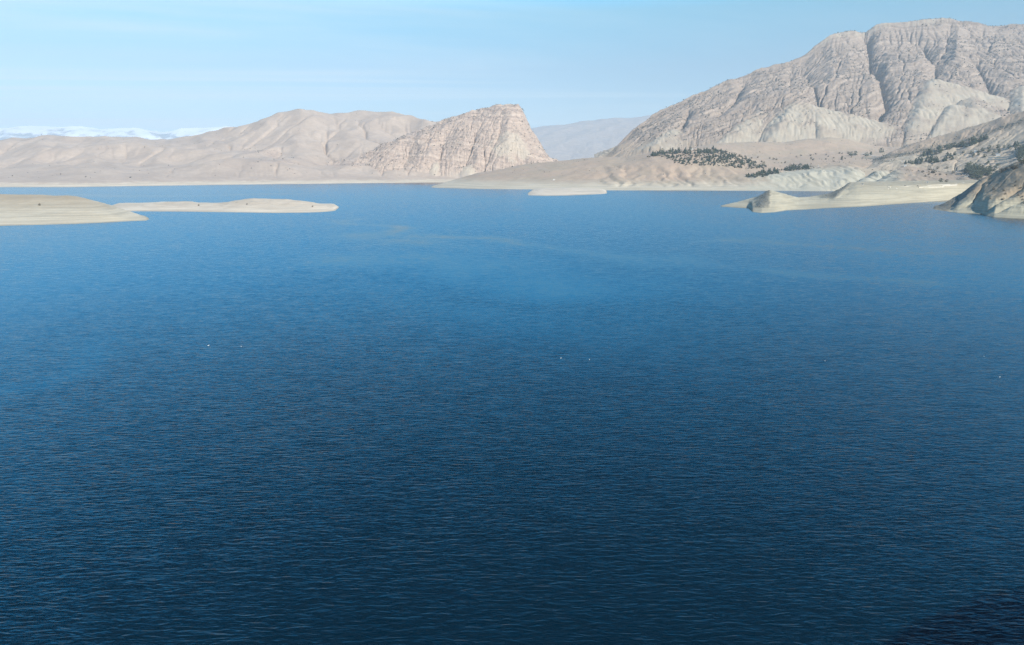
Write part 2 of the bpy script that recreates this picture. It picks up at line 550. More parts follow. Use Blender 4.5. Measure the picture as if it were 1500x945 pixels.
def water_mat():
    t = NT("lake_water")
    p = t.pos()
    p = t.vmath('MULTIPLY', p, (1, 1, 0))
    # small wind waves: slopes from stretched noise, crests nearly across the view
    w1 = t.noise(t.mapped(p, (0.17, 0.80, 1), (0, 0, math.radians(-9))), 1.0, 2, 0.5, 0.5, col=True)
    w2 = t.noise(t.mapped(p, (0.7, 2.1, 1), (0, 0, math.radians(6))), 1.0, 2, 0.5, 0.3, col=True)
    w3 = t.noise(t.mapped(p, (0.09, 0.34, 1), (0, 0, math.radians(-22))), 1.0, 2, 0.5, 0.2, col=True)
    s1, s2, s3 = t.sepxyz(w1), t.sepxyz(w2), t.sepxyz(w3)
    def c0(v):
        return t.math('SUBTRACT', v, 0.5)
    sy = t.math('ADD', t.math('ADD', t.math('MULTIPLY', c0(s1[1]), 0.24), t.math('MULTIPLY', c0(s2[1]), 0.20)), t.math('MULTIPLY', c0(s3[1]), 0.08))
    sx = t.math('ADD', t.math('MULTIPLY', c0(s1[0]), 0.12), t.math('MULTIPLY', c0(s2[0]), 0.2))
    # wind patches and calmer slicks
    pa = t.noise(t.mapped(p, (0.004, 0.0016, 1), (0, 0, math.radians(18)), (3, 1, 0)), 1.0, 4, 0.55, 0.6)
    sl = t.noise(t.mapped(p, (0.0009, 0.0075, 1), (0, 0, math.radians(-20)), (0.4, 2.2, 0)), 1.0, 4, 0.5, 0.5)
    ca = t.n.new("ShaderNodeAttribute"); ca.attribute_name = "calm"
    amp = t.math('MULTIPLY', t.math('MULTIPLY', t.rng(pa, 0.3, 0.7, 0.85, 1.12), t.rng(sl, 0.58, 0.72, 1.0, 0.7)),
                 t.math('SUBTRACT', 1.0, ca.outputs["Fac"]))
    sy = t.math('SUBTRACT', t.math('MULTIPLY', sy, amp), t.math('MULTIPLY', 0.096, t.math('SUBTRACT', 1.0, t.math('MULTIPLY', ca.outputs["Fac"], 0.62))))
    sx = t.math('MULTIPLY', sx, amp)
    nv = t.vmath('NORMALIZE', t.comb(sx, sy, 1.0))
    rn = t.n.new("ShaderNodeTexNoise"); rn.noise_type = 'RIDGED_MULTIFRACTAL'
    rn.inputs["Scale"].default_value = 1.0; rn.inputs["Detail"].default_value = 2.0
    rn.inputs["Distortion"].default_value = 0.6
    t.put(t.mapped(p, (0.23, 0.95, 1), (0, 0, math.radians(-10)), (5, 3, 0)), rn.inputs["Vector"])
    bp = t.n.new("ShaderNodeBump")
    bp.inputs["Strength"].default_value = 1.0; bp.inputs["Distance"].default_value = 0.125
    sw = t.noise(t.mapped(p, (0.24, 0.92, 1), (0, 0, math.radians(-12)), (2, 7, 0)), 1.0, 3, 0.5, 0.7)
    sw2 = t.noise(t.mapped(p, (0.50, 1.9, 1), (0, 0, math.radians(4)), (8, 1, 0)), 1.0, 2, 0.5, 0.4)
    hs = t.math('ADD', t.math('ADD', t.math('MULTIPLY', rn.outputs["Fac"], 0.6), t.math('MULTIPLY', sw, 2.1)), t.math('MULTIPLY', sw2, 0.6))
    # chop faded with distance ahead, to keep land colours out of far reflections
    hs = t.math('MULTIPLY', hs, t.rng(t.sepxyz(p)[1], 110.0, 520.0, 1.0, 0.30))
    t.l.new(t.math('MULTIPLY', hs, amp), bp.inputs["Height"])
    t.l.new(nv, bp.inputs["Normal"])
    t.l.new(bp.outputs[0], t.b.inputs["Normal"])
    t.b.inputs["Base Color"].default_value = (0.0004, 0.0093, 0.0190, 1)
    t.b.inputs["Roughness"].default_value = 0.12
    t.b.inputs["IOR"].default_value = 1.333
    return t.m


M_SNOW = snow_mat()
M_WATER = water_mat()


def simple_mat(name, c1, c2, scale=1.0, rough=0.85, lo=0.35, hi=0.65):
    t = NT(name)
    tcn = t.n.new("ShaderNodeTexCoord")
    f = t.rng(t.noise(tcn.outputs["Object"], scale, 5, 0.6), lo, hi)
    t.l.new(t.mix(f, c1, c2), t.b.inputs["Base Color"])
    t.b.inputs["Roughness"].default_value = rough
    t.b.inputs["Specular IOR Level"].default_value = 0.2
    return t.m


# ------------------------------------------------------------------ the lake
def sheet(name, x0, x1, y0, y1, z, mat):
    me = bpy.data.meshes.new(name)
    me.from_pydata([(x0, y0, z), (x1, y0, z), (x1, y1, z), (x0, y1, z)], [], [(0, 1, 2, 3)])
    me.materials.append(mat)
    o = bpy.data.objects.new(name, me); COL.objects.link(o)
    o["kind"] = 'structure'
    return o


def lake():
    gx = np.sinh(np.linspace(-5.2, 5.2, 361)) * 9000 / math.sinh(5.2)
    gy = np.concatenate([np.linspace(-1500, 60, 12), np.geomspace(70, 9000, 420)])
    X, Y = np.meshgrid(gx, gy, indexing='ij')
    calm = np.zeros_like(X)
    wx = X + 60 * fbm(X / 200, Y / 200, 3); wy = Y + 60 * fbm(X / 170 + 9, Y / 170, 3)

    def band(pts, width, amt):
        P = [water_point(*p) for p in pts]
        best = np.full(X.shape, 1e9)
        for (x0, y0), (x1, y1) in zip(P[:-1], P[1:]):
            dx, dy = x1 - x0, y1 - y0
            t = np.clip(((wx - x0) * dx + (wy - y0) * dy) / (dx * dx + dy * dy), 0, 1)
            best = np.minimum(best, np.hypot(wx - x0 - t * dx, wy - y0 - t * dy))
        np.maximum(calm, 1.35 * amt * np.exp(-(best / width) ** 2) * np.clip(0.75 + 0.7 * fbm(X / 60, Y / 160, 3), 0.2, 1.3), out=calm)
    # calmer lanes of water drifting off the island
    band([(500, 322), (560, 340), (640, 349), (740, 352), (860, 364), (990, 378), (1130, 394), (1330, 414)], 22, 0.55)
    band([(520, 345), (600, 356), (680, 362)], 40, 0.5)
    band([(540, 380), (640, 385), (760, 400), (860, 420)], 60, 0.40)
    band([(600, 450), (720, 470), (830, 500)], 55, 0.26)
    band([(1060, 352), (1200, 360), (1400, 372)], 26, 0.4)
    band([(-60, 575), (60, 560), (160, 535), (230, 500)], 12, 0.3)
    band([(40, 285), (200, 288), (420, 284)], 60, 0.3)
    n, m = X.shape
    co = np.stack([X, Y, np.zeros_like(X)], -1).reshape(-1, 3).astype(np.float32)
    idx = np.arange(n * m).reshape(n, m)
    q = np.stack([idx[:-1, :-1], idx[1:, :-1], idx[1:, 1:], idx[:-1, 1:]], -1).reshape(-1, 4)
    me = bpy.data.meshes.new("lake")
    me.vertices.add(len(co)); me.vertices.foreach_set("co", co.ravel())
    me.loops.add(q.size); me.loops.foreach_set("vertex_index", q.ravel().astype(np.int32))
    me.polygons.add(len(q))
    me.polygons.foreach_set("loop_start", np.arange(0, q.size, 4, dtype=np.int32))
    me.polygons.foreach_set("loop_total", np.full(len(q), 4, dtype=np.int32))
    me.update(calc_edges=True)
    at = me.attributes.new("calm", 'FLOAT', 'POINT')
    at.data.foreach_set("value", calm.astype(np.float32).ravel())
    me.materials.append(M_WATER)
    o = bpy.data.objects.new("lake", me); COL.objects.link(o)
    o["kind"] = "structure"


lake()


# ------------------------------------------------------------------ far ranges
def back(line, dR, z):
    return [(p[0], p[1], p[2] + dR, min(z, 0.6 * tup(*p)[2])) for p in line]


crest = [(-200, 200, 22000), (-60, 193, 22000), (0, 191, 22000), (30, 188, 22000), (62, 187, 22000), (90, 190, 22000), (118, 190, 22000), (150, 195, 22000),
         (175, 193, 22000), (205, 193, 22000), (240, 199, 22000), (262, 194, 22000), (300, 191, 22000), (330, 188, 22000), (370, 196, 22000), (430, 215, 22000), (520, 235, 22000)]
ld = Land([[(-200, 240, 18000), (520, 240, 18000)], crest, back(crest, 5000, 200)], [70, 40], 320)
ld.Z += (ridged(ld.X / 1500, ld.Y / 1500, 5) - 0.3) * 80 * sstep(0, 300, ld.Z)
ld.erode(0.004, 0.4, 4, 50)
ld.build("snow_mountains", M_SNOW)

crest = [(740, 215, 19000), (780, 190, 19000), (800, 188, 19000), (830, 185, 19000), (860, 180, 19000), (895, 177, 19000), (930, 174, 19000), (1000, 170, 19000), (1100, 168, 19000), (1250, 175, 19000)]
ld = Land([[(740, 240, 15000), (1250, 240, 15000)], crest, back(crest, 4000, 150)], [90, 30], 240)
ld.Z += (ridged(ld.X / 900, ld.Y / 900, 5) - 0.3) * 45 * sstep(0, 300, ld.Z)
ld.mask[..., 0] = 0.8
ld.erode(0.004, 0.42, 4, 50)
ld.build("distant_range", M_BLUE)

# beige hills along the far left shore
crest = [(-220, 226, 5000), (-100, 224, 5000), (0, 221, 5000), (30, 219, 4950), (60, 213, 4900), (90, 212, 4900), (125, 213, 4900), (160, 210, 4950), (200, 209, 5000), (222, 211, 5000), (245, 213, 5050), (270, 208, 5100),
         (330, 203, 5200), (365, 195, 5300), (400, 182, 5350), (440, 169, 5400), (460, 169.5, 5400), (490, 173, 5450), (520, 173, 5500), (560, 177, 5500), (590, 180, 5500), (610, 184, 5500), (660, 187, 5500), (730, 205, 5500), (780, 232, 5400), (840, 250, 5300)]
shore = [(-220, 275, None), (0, 274.3, None), (100, 274.3, None), (200, 272.7, None), (320, 271, None), (450, 269.5, None), (640, 267.5, None), (840, 267.5, None)]
def shift(line, dpx, dR=None, z=None, dz=0):
    out = []
    for p in line:
        az, R, zz = tup(*p)
        out.append((p[0], p[1], R + dR, zz + dz if z is None else z, True))
    return out
ld = Land([shift(shore, 0, -60, -5), shore, shift(shore, 0, 130, 19),
           [(-220, 256, 3900), (0, 252, 3900), (200, 248, 4000), (440, 238, 4300), (640, 235, 4400), (730, 240, 4400), (790, 252, 4400), (840, 258, 4400)],
           crest, back(crest, 1200, 180), back(crest, 3000, 20)], [4, 22, 40, 90, 30, 10], 560, smooth=2, taper=(0, 0.05))
w = sstep(18, 70, ld.Z)
ld.Z += (ridged(ld.X / 800 + ld.Y / 2400, ld.Y / 1100, 3) - 0.35) * 60 * w
ld.Z += fbm(ld.X / 260, ld.Y / 260, 3) * 10 * w
ld.erode(0.0026, 0.56, 7, 30, diff=0.35)
ld.Z += fbm(ld.X / 40, ld.Y / 40, 3) * 1.2 * w
px, py = ld.pix()
rk = sstep(0.0, 0.35, fbm(ld.X / 330, ld.Y / 330, 4) + 0.25 - np.abs(py - 238) / 40) * sstep(260, 420, px)
ld.mask[..., 0] = rk * 0.7
L_FARHILL = ld
ld.build("beige_hills", M_FAR)

# rocky hill with the steep right shoulder
crest = [(470, 262, 4200), (492, 255, 4250), (520, 240, 4300), (545, 226, 4350), (565, 215, 4400), (590, 204, 4450), (620, 193, 4500), (645, 184, 4550), (670, 176, 4550), (700, 167, 4600), (725, 161, 4600), (742, 158.5, 4600), (760, 161, 4600), (764, 165, 4600),
         (771, 179, 4570), (779, 196, 4550), (788, 210, 4500), (797, 223, 4450), (806, 236, 4400), (832, 250, 4350)]
foot = [(470, 265.5, 3850), (560, 262, 3900), (700, 260, 3900), (800, 252, 3900), (832, 256, 3900)]
mid = [(470, 264, 3950), (520, 254, 4030), (560, 243, 4050), (620, 232, 4080), (700, 220, 4080), (745, 212, 4080), (772, 219, 4080), (786, 233, 4080), (800, 246, 4080), (832, 254, 4050)]
ld = Land([shift(foot, 0, -200, -5), foot, mid, crest, back(crest, 700, 120), back(crest, 1500, 20)], [12, 50, 90, 24, 8], 420, smooth=2, taper=(0.03, 0))
w = sstep(20, 80, ld.Z)
ld.Z += (ridged(ld.X / 240, ld.Y / 240, 5) - 0.35) * 22 * w
for pp in ([(700, 185), (690, 215), (680, 240)], [(650, 200), (645, 225), (638, 245)], [(735, 180), (725, 205), (712, 230)], [(790, 210), (770, 235)], [(600, 215), (590, 240)]):
    ld.carve(pp, 22, 45)
ld.erode(0.004, 0.5, 5, 30, diff=0.12)
ld.Z += fbm(ld.X / 30, ld.Y / 30, 4) * 6 * w
ld.mask[..., 0] = sstep(25, 75, ld.Z + fbm(ld.X / 90, ld.Y / 90, 3) * 35)
px, py = ld.pix()
ld.mask[..., 1] = 0.8 * sstep(0.55, 0.9, 1.4 - np.hypot((px - 748) / 34, (py - 216) / 26) + 0.5 * fbm(ld.X / 70, ld.Y / 70, 4))
for a_, b_ in (((638, 240), (634, 262)), ((690, 243), (688, 262))):
    ld.spur(a_, b_, 6, (0.45, 0.45), ch=1)
L_ROCKHILL = ld
ld.build("rocky_hill", M_FAR)

# ------------------------------------------------------------------ the large mountain on the right
crest = [(870, 240, 4700), (890, 228, 4850), (898, 218, 4900), (906, 211, 4950), (918, 200, 5000), (932, 189, 5050), (955, 171, 5200), (975, 159, 5300), (1000, 148, 5400), (1025, 137, 5480), (1050, 125, 5560), (1075, 116, 5640), (1100, 108, 5700), (1115, 101, 5740), (1130, 97, 5780), (1148, 94, 5800), (1160, 89, 5820), (1180, 80, 5850),
         (1192, 68, 5880), (1205, 60, 5900), (1220, 50, 5920), (1245, 45, 5950), (1268, 44, 5980), (1282, 37, 6000), (1300, 34, 6000), (1340, 31, 6000), (1352, 29, 6000), (1392, 27, 6000), (1405, 31, 6000), (1420, 35, 6000), (1440, 39, 6000), (1470, 38, 6000), (1500, 37, 6000), (1560, 42, 6000), (1660, 55, 6000), (2050, 120, 6000)]
def below(line, x):
    out = []
    for p in line:
        a = x(p[0])
        out.append((p[0], p[1] + a, p[2] - 60))
    return out
cliff = below(crest, lambda x: 2 if x < 900 else (7 if x < 1150 else (12 if x < 1400 else 6)))
cliff = [(p[0], min(p[1], 244), p[2]) for p in cliff]
b0 = [(870, 250, 3900), (1100, 250, 3850), (1300, 250, 3800), (1660, 250, 3600), (2050, 250, 3500)]
b1 = [(870, 244, 4400), (905, 225, 4450), (960, 212, 4450), (1050, 206, 4450), (1150, 202, 4450), (1260, 200, 4400), (1350, 190, 4400), (1500, 180, 4300), (1660, 175, 4300), (2050, 200, 4300)]
b2 = [(870, 242, 4600), (905, 216, 4700), (960, 190, 4800), (1050, 168, 4850), (1150, 145, 4900), (1260, 135, 4950), (1350, 120, 4950), (1500, 118, 4900), (1660, 115, 4900), (2050, 160, 4900)]
ld = Land([b0, b1, b2, cliff, crest, back(crest, 900, 500), back(crest, 2500, 50)], [20, 60, 130, 14, 20, 8], 860, smooth=1)
px0, py0 = ld.pix()
front = sstep(0, 40, np.interp(ld.az, *zip(*[(tup(*p)[0], tup(*p)[1]) for p in crest]))[:, None] - ld.R)
w = sstep(110, 300, ld.Z) * (0.35 + 0.65 * front)
ld.Z += (ridged(ld.X / 420, ld.Y / 420, 5) - 0.35) * 26 * w * (0.3 + 0.7 * front)
ld.carve([(1272, 50), (1276, 75), (1281, 102)], 58, 45)
ld.carve([(1283, 100), (1295, 125), (1300, 145), (1283, 168), (1258, 200)], 68, 42)
ld.carve([(1355, 60), (1372, 85), (1372, 115), (1400, 140)], 60, 60)
ld.carve([(1430, 85), (1450, 120), (1475, 150)], 40, 60)
ld.carve([(1090, 120), (1075, 145), (1050, 165)], 40, 40)
ld.carve([(1010, 160), (1000, 180), (985, 195)], 35, 30)
ld.carve([(1180, 100), (1200, 150), (1240, 190)], 28, 60)
ld.erode(0.0035, 0.52, 6, 90, diff=0.10)
rock0 = sstep(150, 260, ld.Z + fbm(ld.X / 150, ld.Y / 150, 4) * 90)
ld.mask[..., 0] = rock0
# pale marl flatirons along the foot
ld.spur((1165, 152), (1125, 216), 20, (0.30, 0.30), ch=1, lift2=45)
ld.spur((1110, 164), (1050, 216), 8, (0.36, 0.30), ch=1, lift2=15)
ld.spur((1200, 166), (1205, 216), 8, (0.36, 0.36), ch=1, lift2=15)
ld.spur((985, 190), (955, 220), 8, (0.28, 0.28), ch=1, lift2=25)
ld.spur((1365, 126), (1325, 216), 50, (0.36, 0.42), ch=1)
ld.spur((1395, 160), (1350, 222), 35, (0.34, 0.50), ch=1)
ld.spur((1420, 152), (1470, 205), 40, (0.36, 0.5), ch=2)
ld.spur((1498, 132), (1500, 180), 30, (0.5, 0.5), ch=1)
ld.mask[..., 2] *= 0.25
ld.mask[..., 1] = np.clip(ld.mask[..., 1] * (0.75 + 0.9 * fbm(ld.X / 130, ld.Y / 130, 4)), 0, 1)
ld.mask[..., 0] = np.clip(ld.mask[..., 0] - ld.mask[..., 1], 0, 1)
ld.erode(0.003, 0.5, 3, 90, diff=0.06)
w2 = ld.mask[..., 0] * w
cz0 = ld.Zk[:, 4].copy()
kk_ = np.hanning(41); kk_ /= kk_.sum()
cz0 = np.convolve(np.pad(cz0, 20, mode='edge'), kk_, 'valid')
depth = np.maximum(cz0[:, None] - ld.Z + 70 * fbm(ld.X / 450, ld.Y / 450, 3), 0)
ld.mask[..., 3] = depth / 1000.0
st = depth / 40.0
fr = st - np.floor(st)
ld.Z -= w2 * (sstep(0.3, 0.7, fr) - fr) * 17 * sstep(-0.25, 0.25, fbm(ld.X / 220 + 5, ld.Y / 220, 3))
rill = np.abs(perlin(ld.X / 34 + 0.8 * fbm(ld.X / 110, ld.Y / 110, 3), ld.Y / 260))
ld.Z -= ld.mask[..., 1] * (1 - sstep(0.0, 0.28, rill)) * 7
ld.Z += fbm(ld.X / 60, ld.Y / 60, 4) * 6 * w2
px, py = ld.pix()
cz = ld.Z.max(axis=1, keepdims=True)
band = sstep(75, 25, cz - ld.Z) * sstep(1170, 1200, px) * sstep(1420, 1390, px) * (ld.R < ld.Rk[:, 4:5] + 30)
flute = np.abs(perlin(ld.az[:, None] * 6000 / 30 + 0 * ld.R, ld.Z / 400))
ld.mask[..., 1] = np.maximum(ld.mask[..., 1], 0.55 * band * sstep(0.05, 0.2, flute))
L_MOUNT = ld
ld.build("limestone_mountain", M_MOUNT)

# ------------------------------------------------------------------ right shore: plain, plantation hill, bluffs, benches
shore = [(622, 275, None), (628, 275, None), (700, 277, None), (785, 277.7, None), (890, 279, None), (1000, 279.3, None), (1090, 279.5, None), (1150, 279.7, None), (1215, 280.5, None), (1250, 283, None), (1300, 287, None), (1400, 290, None), (1600, 295, None)]
bluff = [(622, 274.8, 2900), (640, 272.3, 2920), (700, 269.5, 2850), (800, 267, 2740), (890, 265, 2640), (960, 264, 2620), (1040, 263, 2620), (1100, 261, 2620), (1150, 255, 2640), (1195, 247, 2680), (1240, 244, 2720), (1280, 246, 2680), (1320, 245, 2620), (1400, 250, 2500), (1500, 250, 2300), (1600, 250, 2200)]
top = [(622, 274.6, 3050), (640, 270.5, 3150), (660, 265, 3300), (700, 254, 3400), (760, 242.5, 3450), (820, 235.5, 3450), (880, 230.5, 3400), (915, 230, 3300), (935, 227.5, 3250), (955, 223, 3200), (975, 220, 3200), (1000, 218.5, 3200), (1045, 218.5, 3200), (1070, 223, 3200), (1090, 230, 3200), (1120, 239, 3150), (1150, 239, 3200), (1200, 234, 3250), (1250, 231, 3300), (1300, 229, 3300), (1350, 229, 3200), (1400, 229, 3050), (1500, 222, 2900), (1600, 215, 2800)]
dip = [(622, 275, 3200), (660, 268, 3500), (700, 257, 3700), (760, 245, 3750), (820, 238, 3750), (900, 231, 3700), (935, 229, 3650), (1000, 224, 3550), (1050, 224, 3500), (1100, 232, 3450), (1150, 231, 3500), (1200, 226, 3550), (1250, 222, 3600), (1300, 222, 3600), (1400, 222, 3500), (1600, 215, 3400)]
ramp = [(622, 275, 3600), (700, 259, 4000), (820, 239, 4000), (900, 232, 4050), (960, 226, 4000), (1000, 220, 3950), (1045, 210, 3950), (1100, 208, 3950), (1150, 208, 3950), (1185, 204, 3950), (1215, 201, 3950), (1245, 204, 3950), (1275, 213, 3950), (1300, 216, 3950), (1350, 213, 3900), (1400, 208, 3900), (1600, 195, 3800)]
ld = Land([shift(shore, 0, -70, -6), shore, bluff, top, dip, ramp, [(p[0], p[1], p[2] + 500, 70) for p in ramp]], [4, 60, 100, 40, 60, 16], 760, smooth=2, taper=(0.02, 0))
w = sstep(6, 40, ld.Z)
ld.Z += fbm(ld.X / 140, ld.Y / 140, 4) * 5 * w
px, py = ld.pix()
# gullied bluffs on the right
g2 = sstep(850, 900, px) * sstep(1110, 1070, px) * sstep(8, 22, ld.Z) * sstep(100, 70, ld.Z) * sstep(3150, 2950, ld.R)
rv = np.abs(perlin(ld.X / 55 + 0.9 * fbm(ld.X / 120, ld.Y / 120, 3), ld.Y / 330))
ld.Z -= g2 * (1 - sstep(0, 0.42, rv)) * 9
gul = sstep(1080, 1200, px) * sstep(281, 270, py) * sstep(3300, 2900, ld.R)
ld.Z -= gul * (1 - np.abs(perlin(ld.X / 26 + fbm(ld.X / 80, ld.Y / 80, 2), ld.Y / 150)) * 2).clip(0, 1) * 9
ld.erode(0.0008, 0.5, 5, 30, diff=0.3)
ld.carve([(1280, 246), (1262, 255), (1240, 268), (1222, 279)], 20, 22)
ld.carve([(1310, 246), (1290, 256), (1275, 268)], 14, 14)
ld.Z += fbm(ld.X / 24, ld.Y / 24, 3) * 1.2 * w
px, py = ld.pix()
nz = fbm(ld.X / 90, ld.Y / 90, 4)
ld.mask[..., 1] = sstep(1085, 1130, px + nz * 40) * sstep(0, 14, np.interp(px, [1080, 1150, 1200, 1240, 1300, 1600], [50, 75, 95, 100, 95, 90]) - ld.Z + nz * 25) * sstep(3100, 2900, ld.R) * sstep(1330, 1300, px)
diag = sstep(0.02, 0.22, perlin((ld.X + ld.Y * 0.5) / 28, (ld.Y - 0.5 * ld.X) / 160) + 0.3 * nz)
ld.mask[..., 2] = 0.8 * diag * sstep(1225, 1262, px) * sstep(1345, 1310, px) * sstep(243, 250, py)
# scrubby ground of the valley and of the plantation
ld.mask[..., 2] = np.maximum(ld.mask[..., 2], 0.35 * sstep(1290, 1400, px + nz * 60) * sstep(3600, 3200, ld.R))
L_SHORE = ld
ld.build("lake_shore_land", M_SHORE)

# low spit in front of the plain
up = [(762, 285.3, 2110), (775, 283.2, 2200), (790, 278.4, 2360), (800, 276.8, 2420), (830, 276.6, 2420), (870, 277.6, 2380), (885, 280, 2260), (894, 283.4, 2190)]
lo = [(762, 285.5, None), (775, 286.3, None), (800, 287, None), (830, 286.6, None), (870, 285, None), (885, 284.2, None), (894, 283.6, None)]
ld = Land([shift(lo, 0, -25, -3), lo, up, [(p[0], p[1], p[2] + 300, 4 if 785 < p[0] < 890 else -2) for p in up], [(p[0], p[1], p[2] + 420, 3 if 785 < p[0] < 890 else -3) for p in up]], [4, 30, 14, 5], 200, smooth=4, taper=(0.012, 0.014))
ld.Z += fbm(ld.X / 40, ld.Y / 40, 3) * 0.8 * sstep(1, 6, ld.Z)
ld.build("low_spit", M_PALE)

# headland with the small pyramid peak and the plateau behind it
lo = [(1050, 302.3, None), (1075, 304, None), (1096, 305.5, None), (1102, 310.5, None), (1115, 312.2, None), (1135, 311, None), (1150, 308.5, None), (1180, 307, None), (1210, 305, None), (1260, 303, None), (1300, 300, None), (1350, 296.5, None), (1400, 293, None), (1600, 290, None)]
up = [(1050, 302, 1475), (1060, 300.3, 1480), (1075, 297, 1485), (1090, 293.5, 1490), (1105, 289.5, 1500), (1115, 286, 1500), (1122, 281, 1500), (1127, 279, 1500), (1131, 279.3, 1500), (1140, 281.5, 1510), (1150, 284.5, 1530), (1160, 287.5, 1560), (1170, 289, 1600), (1185, 289, 1650), (1200, 287, 1680), (1215, 283.5, 1720), (1230, 277, 1740), (1245, 271.5, 1740), (1255, 270, 1740), (1300, 271, 1760), (1340, 270, 1780), (1400, 269, 1800), (1600, 262, 1800)]
bk = [(1050, 302, 1520, -3), (1127, 300, 1600, -3), (1185, 300, 1850, -3), (1212, 300, 1900, -3), (1228, 300, 1950, 20), (1245, 270, 2250, 34), (1600, 270, 2300, 44)]
bk2 = [(1050, 302, 1560, -5), (1212, 300, 2100, -5), (1228, 300, 2300, -5), (1245, 270, 2600, 20), (1600, 270, 2800, 40)]
ld = Land([shift(lo, 0, -25, -4), lo, up, bk, bk2], [4, 50, 30, 8], 460, smooth=1, taper=(0.008, 0))
w = sstep(2, 12, ld.Z)
ld.Z += fbm(ld.X / 45, ld.Y / 45, 4) * 2.2 * w
ld.spur((1128, 281), (1131, 308), 1, (0.55, 0.85), soft=2)
ld.spur((1248, 273), (1222, 292), 2, (0.5, 0.6), soft=2)
ld.erode(0.0006, 0.5, 3, 5, diff=0.2)
px, py = ld.pix()
nz = fbm(ld.X / 30, ld.Y / 30, 4)
ld.mask[..., 0] = 0.9 * sstep(1104, 1114, px + nz * 6) * sstep(1130, 1126, px - nz * 4) * sstep(306, 301, py)  # darker rock colour on the peak's left face, painted in to deepen its shade
ld.mask[..., 0] = np.maximum(ld.mask[..., 0], 0.8 * sstep(1195, 1215, px) * sstep(1246, 1238, px + (py - 272) * 0.9) * sstep(292, 288, py))
ld.Z += fbm(ld.X / 9, ld.Y / 9, 3) * 1.6 * ld.mask[..., 0]
L_HEAD = ld
ld.build("pyramid_headland", M_PLAT)

# brown ridge coming down from the right edge
cr_ = [(1262, 247, 2950), (1285, 236, 3000), (1310, 222, 2980), (1350, 210, 2950), (1400, 196, 2900), (1440, 185, 2850), (1465, 175, 2820), (1480, 172, 2800), (1500, 167, 2780), (1560, 150, 2700), (1640, 130, 2650)]
ft = [(1262, 250, 2700), (1310, 247, 2680), (1400, 249, 2540), (1500, 252, 2300), (1640, 256, 2200)]
md = [(1262, 248, 2820), (1310, 233, 2860), (1400, 219, 2760), (1450, 211, 2680), (1500, 202, 2600), (1640, 175, 2450)]
ld = Land([shift(ft, 0, -120, dz=-30), ft, md, cr_, [(p[0], p[1], p[2] + 350, 120) for p in cr_], [(p[0], p[1], p[2] + 700, 60) for p in cr_]], [6, 60, 60, 16, 6], 300, smooth=2)
w = sstep(45, 90, ld.Z)
ld.Z += (ridged(ld.X / 150, ld.Y / 150, 4) - 0.3) * 9 * w
ld.erode(0.003, 0.5, 5, 50, diff=0.15)
px, py = ld.pix()
nz = fbm(ld.X / 60, ld.Y / 60, 4)
ln = np.interp(px, [1290, 1395, 1430, 1470, 1500], [232, 212, 201, 186, 176])
ld.mask[..., 2] = np.clip(0.9 * np.exp(-((py - ln) / 3.0) ** 2) + 0.35 * sstep(0.05, 0.45, nz), 0, 1)
ld.mask[..., 1] = 0.35 * sstep(2, 6, py - ln)
L_RIDGE = ld
ld.build("brown_ridge", M_SHORE)

# near promontory at the right edge
lo = [(1362, 306.3, None), (1385, 309.5, None), (1402, 312, None), (1425, 313, None), (1438, 314.3, None), (1446, 316.5, None), (1456, 318.4, None), (1475, 319.5, None), (1500, 320.5, None), (1640, 330, None), (2050, 352, None)]
up = [(1362, 306, 1385), (1375, 303, 1385), (1390, 296, 1400), (1405, 287.5, 1440), (1420, 278.5, 1470), (1435, 268, 1440), (1450, 259, 1420), (1460, 253.5, 1400), (1475, 246, 1380), (1490, 240, 1360), (1500, 236, 1350), (1560, 212, 1330), (1640, 190, 1330), (2050, 200, 1330)]
md = [(1362, 306.2, 1378), (1390, 307.5, 1310), (1405, 304, 1300), (1418, 294, 1340), (1440, 285, 1290), (1470, 282, 1240), (1500, 280, 1210), (1640, 255, 1180), (2050, 270, 1150)]
ld = Land([shift(lo, 0, -25, -4), lo, md, up, [(p[0], p[1], p[2] + 250, max(-3, (p[0] - 1440) * 0.5)) for p in up], [(p[0], p[1], p[2] + 500, -4) for p in up]], [4, 40, 60, 14, 6], 640, smooth=1, taper=(0.006, 0.05))
w = sstep(2, 14, ld.Z)
ld.Z += (ridged(ld.X / 70, ld.Y / 70, 4) - 0.3) * 3.5 * w
ld.spur((1448, 262), (1404, 307), 4, (0.45, 1.1), soft=2)
ld.carve([(1500, 268), (1475, 285), (1450, 303)], 9, 8)
ld.carve([(1500, 288), (1480, 298), (1462, 308)], 7, 7)
ld.erode(0.0025, 0.5, 4, 6, diff=0.12)
px, py = ld.pix()
nz = fbm(ld.X / 25, ld.Y / 25, 4)
ld.mask[..., 2] = 0.5 * sstep(0.15, 0.5, nz + 0.25 * perlin((ld.X + ld.Y) / 12, (ld.X - ld.Y) / 70)) * sstep(1440, 1475, px) * sstep(316, 306, py)
ld.mask[..., 0] = 0.9 * sstep(0, 10, (1398 + (307 - py) * 1.15) - px)  # dark rock colour laid over the steep left strip, standing in for shade
ld.Z += fbm(ld.X / 8, ld.Y / 8, 3) * 1.0 * w
L_PROM = ld
ld.build("near_promontory", M_HEAD)

